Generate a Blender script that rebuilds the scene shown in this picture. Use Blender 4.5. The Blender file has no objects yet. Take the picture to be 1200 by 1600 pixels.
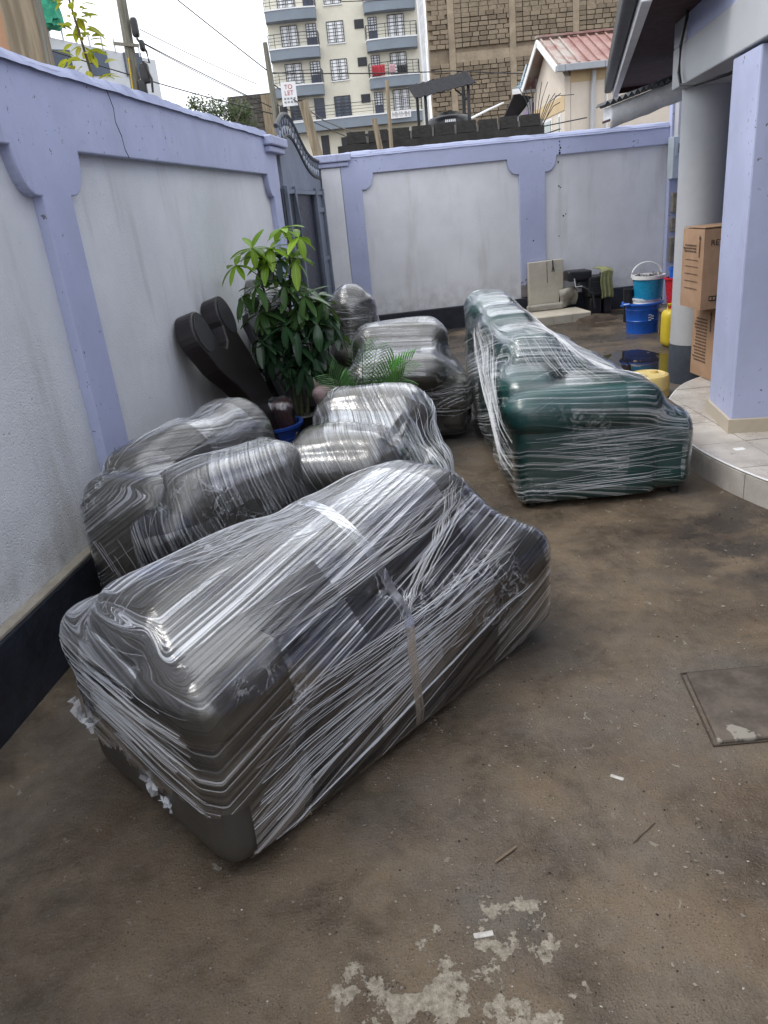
import bpy, bmesh, math, random
import numpy as np
from mathutils import Vector, Matrix, noise
from mathutils.bvhtree import BVHTree

S = bpy.context.scene
COL = S.collection
rad = math.radians
RNG = random.Random(7)

# ------------------------------------------------------------------ camera
cam_d = bpy.data.cameras.new("camera")
cam = bpy.data.objects.new("camera", cam_d)
COL.objects.link(cam)
cam_d.sensor_fit = 'VERTICAL'
cam_d.sensor_height = 36.0
cam_d.lens = 36.0 * 1168.0 / 1600.0
cam_d.clip_start = 0.05
cam_d.clip_end = 2000.0
cam.rotation_mode = 'QUATERNION'
_dn = Vector((292.0, 2850.0, 1168.0)).normalized()          # straight down, in lens axes (x right, y down, z ahead)
_up = -_dn
_fw = Vector((0, 0, 1)); _fw = (_fw - _up * _fw.dot(_up)).normalized()
_rt = _fw.cross(_up)
if _rt.x < 0: _rt = -_rt
_M = Matrix(((_rt.x, -_rt.y, -_rt.z), (_fw.x, -_fw.y, -_fw.z), (_up.x, -_up.y, -_up.z)))
cam.location = (0.0, 0.0, 1.6)
cam.rotation_quaternion = _M.to_quaternion()
S.camera = cam

# ------------------------------------------------------------------ sky, sun, exposure
SUN_EL, SUN_AZ = 58.0, 262.0      # degrees; azimuth clockwise from +Y
W = bpy.data.worlds.new("World"); S.world = W; W.use_nodes = True
wt = W.node_tree; wt.nodes.clear()
wo = wt.nodes.new('ShaderNodeOutputWorld'); wb = wt.nodes.new('ShaderNodeBackground')
wb.inputs[1].default_value = 0.10
sky = wt.nodes.new('ShaderNodeTexSky'); sky.sky_type = 'NISHITA'; sky.sun_disc = False
sky.sun_elevation = rad(SUN_EL); sky.sun_rotation = rad(SUN_AZ)
sky.air_density = 1.0; sky.dust_density = 2.0; sky.ozone_density = 1.2
wc = wt.nodes.new('ShaderNodeTexCoord')
wm = wt.nodes.new('ShaderNodeMapping'); wm.inputs['Scale'].default_value = (1.0, 1.0, 2.4)
wn = wt.nodes.new('ShaderNodeTexNoise'); wn.inputs['Scale'].default_value = 2.6
wn.inputs['Detail'].default_value = 7; wn.inputs['Roughness'].default_value = 0.55
wr = wt.nodes.new('ShaderNodeValToRGB')
wr.color_ramp.elements[0].position = 0.30; wr.color_ramp.elements[0].color = (0.45, 0.45, 0.45, 1)
wr.color_ramp.elements[1].position = 0.52; wr.color_ramp.elements[1].color = (1, 1, 1, 1)
wx = wt.nodes.new('ShaderNodeMixRGB'); wx.inputs[2].default_value = (9.6, 9.9, 10.4, 1)
L = wt.links.new
L(wc.outputs['Generated'], wm.inputs[0]); L(wm.outputs[0], wn.inputs['Vector']); L(wn.outputs['Fac'], wr.inputs[0])
L(wr.outputs[0], wx.inputs[0]); L(sky.outputs[0], wx.inputs[1]); L(wx.outputs[0], wb.inputs[0]); L(wb.outputs[0], wo.inputs[0])
sun_d = bpy.data.lights.new("sun", 'SUN'); sun_d.energy = 1.0; sun_d.angle = rad(22); sun_d.color = (1.0, 0.96, 0.9)
sun = bpy.data.objects.new("sun", sun_d); COL.objects.link(sun)
_a, _e = rad(SUN_AZ), rad(SUN_EL)
sun.rotation_euler = (-Vector((math.sin(_a) * math.cos(_e), math.cos(_a) * math.cos(_e), math.sin(_e)))).to_track_quat('-Z', 'Y').to_euler()
S.view_settings.view_transform = 'Standard'; S.view_settings.look = 'None'
S.view_settings.exposure = 0.95; S.view_settings.gamma = 1.0; S.view_settings.use_curve_mapping = False
S.render.engine = 'CYCLES'
cy = S.cycles
cy.max_bounces = 8; cy.transparent_max_bounces = 24; cy.diffuse_bounces = 3; cy.glossy_bounces = 4
cy.use_denoising = True; cy.caustics_reflective = False; cy.caustics_refractive = False

# ------------------------------------------------------------------ node helpers
class NT:
    def __init__(s, name):
        s.m = bpy.data.materials.new(name); s.m.use_nodes = True
        s.t = s.m.node_tree; s.t.nodes.clear()
        s.out = s.t.nodes.new('ShaderNodeOutputMaterial')
    def n(s, typ, **kw):
        x = s.t.nodes.new(typ)
        for k, v in kw.items(): setattr(x, k, v)
        return x
    def put(s, sock, v):
        if v is None: return
        if isinstance(v, bpy.types.NodeSocket): s.t.links.new(v, sock)
        elif isinstance(v, (tuple, list)) and len(v) == 3 and sock.type == 'RGBA': sock.default_value = (*v, 1)
        else: sock.default_value = v
    def coord(s, which='Object'): return s.n('ShaderNodeTexCoord').outputs[which]
    def uv(s, name):
        x = s.n('ShaderNodeUVMap'); x.uv_map = name; return x.outputs[0]
    def map(s, v, scale=(1, 1, 1), loc=(0, 0, 0), rot=(0, 0, 0)):
        x = s.n('ShaderNodeMapping'); s.put(x.inputs[0], v)
        x.inputs['Scale'].default_value = scale; x.inputs['Location'].default_value = loc; x.inputs['Rotation'].default_value = rot
        return x.outputs[0]
    def noise(s, v, scale=5, detail=4, rough=0.5, dist=0.0):
        x = s.n('ShaderNodeTexNoise'); s.put(x.inputs['Vector'], v)
        x.inputs['Scale'].default_value = scale; x.inputs['Detail'].default_value = detail
        x.inputs['Roughness'].default_value = rough; x.inputs['Distortion'].default_value = dist
        return x.outputs['Fac']
    def voro(s, v, scale=5, feat='F1', out='Distance'):
        x = s.n('ShaderNodeTexVoronoi'); x.feature = feat; s.put(x.inputs['Vector'], v); x.inputs['Scale'].default_value = scale
        return x.outputs[out]
    def math(s, op, a, b=0.0, clamp=False):
        x = s.n('ShaderNodeMath'); x.operation = op; x.use_clamp = clamp
        s.put(x.inputs[0], a); s.put(x.inputs[1], b); return x.outputs[0]
    def ramp(s, f, lo, hi, a=0.0, b=1.0):
        x = s.n('ShaderNodeMapRange'); x.interpolation_type = 'SMOOTHSTEP'
        s.put(x.inputs[0], f); x.inputs[1].default_value = lo; x.inputs[2].default_value = hi
        x.inputs[3].default_value = a; x.inputs[4].default_value = b; return x.outputs[0]
    def mix(s, f, a, b):
        x = s.n('ShaderNodeMixRGB'); s.put(x.inputs[0], f); s.put(x.inputs[1], a); s.put(x.inputs[2], b); return x.outputs[0]
    def bump(s, h, strength=0.3, dist=0.01, normal=None):
        x = s.n('ShaderNodeBump'); x.inputs['Strength'].default_value = strength; x.inputs['Distance'].default_value = dist
        s.put(x.inputs['Height'], h)
        if normal is not None: s.put(x.inputs['Normal'], normal)
        return x.outputs[0]
    def comb(s, x_, y_, z_=0.0):
        x = s.n('ShaderNodeCombineXYZ'); s.put(x.inputs[0], x_); s.put(x.inputs[1], y_); s.put(x.inputs[2], z_); return x.outputs[0]
    def sep(s, v):
        x = s.n('ShaderNodeSeparateXYZ'); s.put(x.inputs[0], v); return x.outputs
    def rnd(s): return s.n('ShaderNodeObjectInfo').outputs['Random']
    def pbr(s, col, rough=0.6, normal=None, metal=0.0, spec=0.5):
        b = s.n('ShaderNodeBsdfPrincipled')
        s.put(b.inputs['Base Color'], col); s.put(b.inputs['Roughness'], rough); s.put(b.inputs['Metallic'], metal)
        s.put(b.inputs['Specular IOR Level'], spec)
        if normal is not None: s.put(b.inputs['Normal'], normal)
        return b.outputs[0]
    def done(s, sh): s.put(s.out.inputs['Surface'], sh); return s.m

def plain(name, col, rough=0.6, var=0.15, scale=6.0, metal=0.0, bump=0.0, bscale=40.0, spec=0.5, obj_var=0.0, coord='Object'):
    """A base colour with blotchy wear and fine relief."""
    t = NT(name); c = t.coord(coord)
    n1 = t.noise(c, scale, 5, 0.6); n2 = t.noise(c, scale * 7, 3, 0.6)
    f = t.math('ADD', t.math('MULTIPLY', n1, 0.7), t.math('MULTIPLY', n2, 0.3))
    f = t.ramp(f, 0.3, 0.7)
    dk = tuple(x * (1 - var) for x in col); lt = tuple(min(1, x * (1 + var)) for x in col)
    k = t.mix(f, dk, lt)
    if obj_var:
        r = t.math('ADD', t.math('MULTIPLY', t.rnd(), 2 * obj_var), 1 - obj_var)
        v = t.n('ShaderNodeVectorMath'); v.operation = 'SCALE'; t.put(v.inputs[0], k); t.put(v.inputs['Scale'], r); k = v.outputs[0]
    nm = t.bump(t.noise(c, bscale, 4, 0.6), bump, 0.01) if bump else None
    ro = t.ramp(n2, 0.2, 0.8, max(0.02, rough - 0.08), min(1, rough + 0.08))
    return t.done(t.pbr(k, ro, nm, metal, spec))

# ------------------------------------------------------------------ mesh helpers
class B:
    def __init__(s): s.v = []; s.f = []
    def add(s, vs, fs):
        o = len(s.v); s.v += [tuple(v) for v in vs]; s.f += [tuple(i + o for i in f) for f in fs]; return s
    def box(s, x0, x1, y0, y1, z0, z1):
        vs = [(x, y, z) for z in (z0, z1) for y in (y0, y1) for x in (x0, x1)]
        return s.add(vs, [(0, 2, 3, 1), (4, 5, 7, 6), (0, 1, 5, 4), (2, 6, 7, 3), (0, 4, 6, 2), (1, 3, 7, 5)])
    def fbox(s, F, x0, x1, y0, y1, z0, z1):
        vs = [F(x, y, z) for z in (z0, z1) for y in (y0, y1) for x in (x0, x1)]
        return s.add(vs, [(0, 2, 3, 1), (4, 5, 7, 6), (0, 1, 5, 4), (2, 6, 7, 3), (0, 4, 6, 2), (1, 3, 7, 5)])
    def bar(s, p, q, w, h=None, up=(0, 0, 1)):
        h = h or w; p = Vector(p); q = Vector(q); d = (q - p).normalized(); u = Vector(up)
        if abs(d.dot(u)) > 0.98: u = Vector((1, 0, 0))
        x = d.cross(u).normalized() * (w / 2); y = x.cross(d).normalized() * (h / 2)
        vs = [a + i * x + j * y for a in (p, q) for i, j in ((-1, -1), (1, -1), (1, 1), (-1, 1))]
        return s.add(vs, [(3, 2, 1, 0), (4, 5, 6, 7), (0, 1, 5, 4), (1, 2, 6, 5), (2, 3, 7, 6), (3, 0, 4, 7)])
    def tube(s, pts, r, n=6, cap=True):
        pts = [Vector(p) for p in pts]; m = len(pts); rs = r if isinstance(r, (list, tuple)) else [r] * m
        vs = []; up = Vector((0, 0, 1))
        for i, p in enumerate(pts):
            d = (pts[min(i + 1, m - 1)] - pts[max(i - 1, 0)]).normalized()
            u = up if abs(d.dot(up)) < 0.95 else Vector((1, 0, 0))
            x = d.cross(u).normalized(); y = x.cross(d)
            for k in range(n):
                a = 2 * math.pi * k / n; vs.append(p + (x * math.cos(a) + y * math.sin(a)) * rs[i])
        fs = [(i * n + k, i * n + (k + 1) % n, (i + 1) * n + (k + 1) % n, (i + 1) * n + k) for i in range(m - 1) for k in range(n)]
        if cap: fs += [tuple(range(n))[::-1], tuple((m - 1) * n + k for k in range(n))]
        return s.add(vs, fs)
    def lathe(s, prof, c=(0, 0, 0), n=24, sx=1.0, sy=1.0, cap0=True, cap1=True):
        m = len(prof); vs = []
        for r, z in prof:
            for k in range(n):
                a = 2 * math.pi * k / n; vs.append((c[0] + r * sx * math.cos(a), c[1] + r * sy * math.sin(a), c[2] + z))
        fs = [(i * n + k, i * n + (k + 1) % n, (i + 1) * n + (k + 1) % n, (i + 1) * n + k) for i in range(m - 1) for k in range(n)]
        if cap0: fs.append(tuple(range(n))[::-1])
        if cap1: fs.append(tuple((m - 1) * n + k for k in range(n)))
        return s.add(vs, fs)
    def prism(s, poly, F, w0, w1):
        """poly in (a, b) of frame F(a, w, b), extruded from w0 (back) to w1 (front)."""
        n = len(poly)
        vs = [F(a, w1, b) for a, b in poly] + [F(a, w0, b) for a, b in poly]
        fs = [tuple(range(n)), tuple(range(2 * n - 1, n - 1, -1))] + [(i, i + n, (i + 1) % n + n, (i + 1) % n) for i in range(n)]
        return s.add(vs, fs)
    def rbox(s, x0, x1, y0, y1, z0, z1, r, n=10, puff=0.0, lump=0.0, seed=0, taper=0.0):
        """Upholstered box: rounded edges, puffed faces, soft lumps."""
        c = Vector(((x0 + x1) / 2, (y0 + y1) / 2, (z0 + z1) / 2)); h = Vector(((x1 - x0) / 2, (y1 - y0) / 2, (z1 - z0) / 2))
        r = min(r, min(h) * 0.98)
        idx = {}; vs = []; fs = []
        def vert(i, j, k):
            key = (i, j, k)
            if key not in idx:
                g = [2 * q / n - 1 for q in key]
                g = [math.copysign(abs(q) ** 0.8, q) for q in g]
                p = Vector((g[0] * h.x, g[1] * h.y, g[2] * h.z))
                q = Vector([max(-(h[a] - r), min(h[a] - r, p[a])) for a in range(3)])
                d = p - q
                if d.length > 1e-9: p = q + d.normalized() * r
                if puff:
                    for a in range(3):
                        b1, b2 = (a + 1) % 3, (a + 2) % 3
                        if abs(g[a]) > 0.999: p[a] += math.copysign(puff, g[a]) * (1 - g[b1] ** 2) * (1 - g[b2] ** 2)
                if taper: 
                    k_ = 1 - taper * (p.z / h.z + 1) / 2; p.x *= k_; p.y *= k_
                p += c
                if lump: p += noise.noise_vector(p * 5 + Vector((seed, 0, 0))) * lump
                idx[key] = len(vs); vs.append(p)
            return idx[key]
        for a in range(3):
            for side in (0, n):
                for i in range(n):
                    for j in range(n):
                        q = []
                        for di, dj in ((0, 0), (1, 0), (1, 1), (0, 1)):
                            k = [0, 0, 0]; k[a] = side; k[(a + 1) % 3] = i + di; k[(a + 2) % 3] = j + dj; q.append(vert(*k))
                        fs.append(tuple(q) if side else tuple(q[::-1]))
        return s.add(vs, fs)
    def mesh(s, name):
        me = bpy.data.meshes.new(name); me.from_pydata(s.v, [], s.f); me.validate(); me.update(); return me
    def obj(s, name, mat, parent=None, smooth=False, bevel=0.0):
        me = s.mesh(name)
        if mat: me.materials.append(mat)
        o = bpy.data.objects.new(name, me); COL.objects.link(o)
        if parent: o.parent = parent
        if smooth:
            me.polygons.foreach_set('use_smooth', [True] * len(me.polygons))
            try: me.set_sharp_from_angle(angle=rad(40))
            except Exception: pass
        if bevel:
            b = o.modifiers.new('b', 'BEVEL'); b.width = bevel; b.segments = 2; b.limit_method = 'ANGLE'; b.angle_limit = rad(40)
        return o

def tag(o, label=None, cat=None, group=None, kind=None):
    if label: o['label'] = label
    if cat: o['category'] = cat
    if group: o['group'] = group
    if kind: o['kind'] = kind
    return o
def thing(name, label, cat, loc=(0, 0, 0), rz=0.0, group=None):
    o = bpy.data.objects.new(name, None); COL.objects.link(o); o.location = loc; o.rotation_euler = (0, 0, rz)
    o.empty_display_size = 0.1
    return tag(o, label, cat, group)
def inst(name, me, parent, loc=(0, 0, 0), rot=(0, 0, 0), sc=(1, 1, 1)):
    o = bpy.data.objects.new(name, me); COL.objects.link(o); o.parent = parent
    o.location = loc; o.rotation_euler = rot; o.scale = sc; return o
def frame(o, u, w):
    """World frame: a along u, w outward, b up."""
    o = Vector(o); u = Vector(u).normalized(); w = Vector(w).normalized()
    return lambda a, ww, b: o + u * a + w * ww + Vector((0, 0, b))
def text_mesh(txt, size, mat, parent, M, name='lettering', extrude=0.0005, align='LEFT'):
    c = bpy.data.curves.new(name, 'FONT'); c.body = txt; c.size = size; c.extrude = extrude; c.align_x = align
    t = bpy.data.objects.new(name, c); COL.objects.link(t)
    dg = bpy.context.evaluated_depsgraph_get()
    me = bpy.data.meshes.new_from_object(t.evaluated_get(dg)); bpy.data.objects.remove(t); bpy.data.curves.remove(c)
    me.materials.clear(); me.materials.append(mat)
    o = bpy.data.objects.new(name, me); COL.objects.link(o); o.parent = parent; o.matrix_local = M; return o

# ------------------------------------------------------------------ materials
def mat_plaster(name, col, rough_cast=0.5, stain=0.5):
    t = NT(name); c = t.coord('Object')
    big = t.noise(c, 1.1, 6, 0.62); mid = t.noise(c, 7, 5, 0.6); fine = t.noise(c, 120, 3, 0.7); pit = t.voro(c, 70)
    st = t.noise(t.map(c, (2.2, 2.2, 0.35)), 2.0, 5, 0.6)
    k = t.mix(t.ramp(big, 0.3, 0.7), tuple(x * 0.88 for x in col), tuple(x * 1.05 for x in col))
    k = t.mix(t.math('MULTIPLY', t.ramp(st, 0.52, 0.72), stain * 0.5), k, tuple(x * y for x, y in zip(col, (0.62, 0.6, 0.56))))
    chips = t.math('MULTIPLY', t.ramp(t.voro(c, 26), 0.0, 0.16, 1, 0), t.ramp(t.noise(c, 2.4, 3), 0.55, 0.68))
    k = t.mix(t.math('MULTIPLY', chips, 0.75), k, (0.2, 0.2, 0.2))
    z = t.sep(c)[2]
    low = t.math('MULTIPLY', t.ramp(z, 0.75, 0.3), t.ramp(mid, 0.35, 0.7))
    k = t.mix(t.math('MULTIPLY', low, 0.35), k, (0.24, 0.22, 0.19))
    rc = t.math('MULTIPLY', t.ramp(t.noise(c, 0.9, 3), 0.40, 0.66, 0.25, 1.0), rough_cast)
    h = t.math('ADD', t.math('MULTIPLY', fine, rc), t.math('MULTIPLY', t.ramp(pit, 0.0, 0.35), t.math('MULTIPLY', rc, 0.5)))
    h = t.math('ADD', h, t.math('MULTIPLY', mid, 0.35)); h = t.math('SUBTRACT', h, t.math('MULTIPLY', chips, 0.6))
    return t.done(t.pbr(k, 0.82, t.bump(h, 0.55, 0.012), 0, 0.3))
def mat_paint(name, col, peel=0.0, rough=0.5):
    t = NT(name); c = t.coord('Object')
    big = t.noise(c, 1.6, 5, 0.6); mid = t.noise(c, 9, 5, 0.65); fine = t.noise(c, 60, 3, 0.6)
    k = t.mix(t.ramp(big, 0.3, 0.72), tuple(x * 0.9 for x in col), tuple(min(1, x * 1.06) for x in col))
    dirt = t.ramp(t.noise(t.map(c, (3, 3, 0.5)), 3, 5, 0.65), 0.58, 0.8)
    k = t.mix(t.math('MULTIPLY', dirt, 0.5), k, tuple(x * 0.6 for x in col))
    ch = t.math('MULTIPLY', t.ramp(t.noise(c, 34, 3, 0.55), 0.665, 0.69), t.ramp(big, 0.45, 0.6))
    k = t.mix(ch, k, (0.13, 0.12, 0.13))
    if peel:
        z = t.sep(c)[2]
        pz = t.math('ADD', t.ramp(z, 0.78, 0.30), t.math('MULTIPLY', t.math('SUBTRACT', mid, 0.5), 2.2))
        pf = t.ramp(pz, 1.0 - peel * 0.35, 1.03 - peel * 0.35)
        k = t.mix(pf, k, t.mix(mid, (0.07, 0.06, 0.06), (0.3, 0.28, 0.28)))
        h = t.math('SUBTRACT', t.math('MULTIPLY', mid, 0.4), pf)
    else: h = t.math('ADD', t.math('MULTIPLY', mid, 0.6), t.math('MULTIPLY', fine, 0.15))
    h = t.math('SUBTRACT', h, ch)
    return t.done(t.pbr(k, t.ramp(mid, 0.3, 0.7, rough - 0.08, rough + 0.15), t.bump(h, 0.3, 0.012), 0, 0.4))

LILAC = (0.43, 0.465, 0.65)
M_lilac = mat_paint('lilac_paint', LILAC)
M_lilac_peel = mat_paint('lilac_paint_peeling', LILAC, 1.0)
M_plaster = mat_plaster('grey_plaster', (0.72, 0.735, 0.755), 0.85, 1.0)
M_plaster_back = mat_plaster('smooth_plaster', (0.74, 0.745, 0.77), 0.15, 0.8)
M_navy = plain('navy_plinth_paint', (0.016, 0.019, 0.028), 0.45, 0.5, 5, bump=0.5, bscale=25)
M_white = plain('white_trim', (0.72, 0.72, 0.74), 0.5, 0.12, 5, bump=0.1)
M_houseg = plain('house_grey_paint', (0.44, 0.45, 0.47), 0.5, 0.06, 2, bump=0.15, bscale=30)
M_black = plain('black_plastic', (0.012, 0.012, 0.014), 0.4, 0.3, 8, bump=0.1)
M_dark_metal = plain('dark_metal', (0.035, 0.037, 0.042), 0.5, 0.3, 10, metal=0.3)
M_gate = plain('gate_blue_grey', (0.16, 0.185, 0.24), 0.45, 0.18, 3, metal=0.2, bump=0.1)
M_gate_dark = plain('gate_navy', (0.009, 0.012, 0.022), 0.4, 0.2, 3)
M_soffit = plain('maroon_soffit', (0.055, 0.024, 0.026), 0.7, 0.2, 3, spec=0.2)
M_rubber = plain('cable_black', (0.01, 0.01, 0.011), 0.5, 0.1)
M_concrete = plain('raw_concrete', (0.30, 0.27, 0.22), 0.9, 0.25, 4, bump=0.5, bscale=30)
M_cardb = None

def mat_ground():
    t = NT('yard_ground'); c = t.coord('Object')
    big = t.noise(c, 0.55, 6, 0.6); mid = t.noise(c, 2.6, 7, 0.62, 0.3); fine = t.noise(c, 22, 5, 0.65); grit = t.noise(c, 140, 3, 0.7)
    k = t.mix(t.ramp(mid, 0.34, 0.66), (0.052, 0.036, 0.022), (0.165, 0.122, 0.078))
    k = t.mix(t.math('MULTIPLY', t.ramp(big, 0.46, 0.62), 0.85), k, (0.115, 0.104, 0.092))
    k = t.mix(t.math('MULTIPLY', t.ramp(t.noise(c, 1.3, 5, 0.6), 0.56, 0.72), 0.6), k, (0.04, 0.031, 0.024))
    k = t.mix(t.math('MULTIPLY', t.ramp(fine, 0.35, 0.75), 0.3), k, (0.2, 0.165, 0.13))
    sp = t.ramp(t.voro(c, 55), 0.08, 0.16, 1, 0)
    sp = t.math('MULTIPLY', sp, t.ramp(t.noise(c, 6, 3), 0.5, 0.6))
    k = t.mix(t.math('MULTIPLY', sp, 0.8), k, (0.02, 0.016, 0.012))
    k = t.mix(t.math('MULTIPLY', t.ramp(t.noise(c, 1.9, 6, 0.65, 0.4), 0.50, 0.66), 0.35), k, (0.125, 0.080, 0.046))
    xyz = t.sep(c)
    gr = t.noise(c, 210, 2, 0.6); k = t.mix(t.math('MULTIPLY', t.ramp(gr, 0.6, 0.72), 0.5), k, (0.26, 0.215, 0.165)); k = t.mix(t.math('MULTIPLY', t.ramp(gr, 0.42, 0.30), 0.8), k, (0.025, 0.018, 0.013))
    dd = t.n('ShaderNodeVectorMath'); dd.operation = 'DISTANCE'; t.put(dd.inputs[0], c); dd.inputs[1].default_value = (1.75, 3.05, 0)
    damp = t.math('MULTIPLY', t.ramp(dd.outputs['Value'], 0.75, 0.30), t.ramp(t.noise(c, 3.2, 4, 0.6), 0.40, 0.56)); k = t.mix(t.math('MULTIPLY', damp, 0.75), k, (0.028, 0.023, 0.020))
    # worn skim of pale cement: only at the near end of the yard and in a few flecks further in
    dist = t.n('ShaderNodeVectorMath'); dist.operation = 'DISTANCE'
    t.put(dist.inputs[0], c); dist.inputs[1].default_value = (0.02, 0.98, 0)
    near = t.ramp(dist.outputs['Value'], 0.55, 0.10)
    d2 = t.n('ShaderNodeVectorMath'); d2.operation = 'DISTANCE'; t.put(d2.inputs[0], c); d2.inputs[1].default_value = (0.20, 1.24, 0)
    near2 = t.ramp(d2.outputs['Value'], 0.22, 0.04)
    pn = t.noise(c, 8.5, 9, 0.70)
    pf = t.ramp(t.math('ADD', pn, t.math('MULTIPLY', t.math('MAXIMUM', near, near2), 0.22)), 0.706, 0.719)
    k = t.mix(t.math('MULTIPLY', pf, 0.85), k, t.mix(t.ramp(t.noise(c, 60, 5, 0.7), 0.35, 0.65), (0.19, 0.165, 0.125), (0.36, 0.325, 0.26)))
    fl = t.math('MULTIPLY', t.ramp(t.noise(c, 19, 4, 0.6, 0.6), 0.672, 0.684), t.ramp(t.noise(c, 1.7, 3), 0.42, 0.56)); k = t.mix(t.math('MULTIPLY', fl, 0.8), k, (0.25, 0.23, 0.19))
    wet = t.math('MULTIPLY', t.ramp(xyz[1], 5.0, 8.0), t.ramp(t.noise(c, 1.1, 4, 0.5), 0.36, 0.56))
    k = t.mix(t.math('MULTIPLY', wet, 0.6), k, (0.045, 0.040, 0.036))
    rg = t.math('SUBTRACT', t.ramp(mid, 0.3, 0.7, 0.42, 0.8), t.math('MULTIPLY', damp, 0.3))
    rg = t.math('SUBTRACT', rg, t.math('MULTIPLY', wet, 0.42))
    h = t.math('ADD', t.math('MULTIPLY', fine, 0.7), t.math('MULTIPLY', grit, 0.35))
    h = t.math('ADD', h, t.math('MULTIPLY', mid, 0.8)); h = t.math('ADD', h, t.math('MULTIPLY', pf, 0.12)); h = t.math('SUBTRACT', h, t.math('MULTIPLY', sp, 0.3))
    h = t.math('MULTIPLY', h, t.math('SUBTRACT', 1.0, t.math('MULTIPLY', wet, 0.7)))
    return t.done(t.pbr(k, rg, t.bump(h, 0.75, 0.022), 0, 0.4))

def mat_leather(name, col, rough=0.38):
    t = NT(name); c = t.coord('Object')
    g = t.voro(c, 260, 'DISTANCE_TO_EDGE'); big = t.noise(c, 4, 4, 0.6)
    k = t.mix(t.ramp(big, 0.3, 0.7), tuple(x * 0.85 for x in col), tuple(x * 1.15 for x in col))
    h = t.math('ADD', t.math('MULTIPLY', t.ramp(g, 0, 0.15), 0.15), t.math('MULTIPLY', t.noise(c, 11, 4, 0.6), 0.8))
    return t.done(t.pbr(k, rough, t.bump(h, 0.35, 0.006), 0, 0.5))

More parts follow.
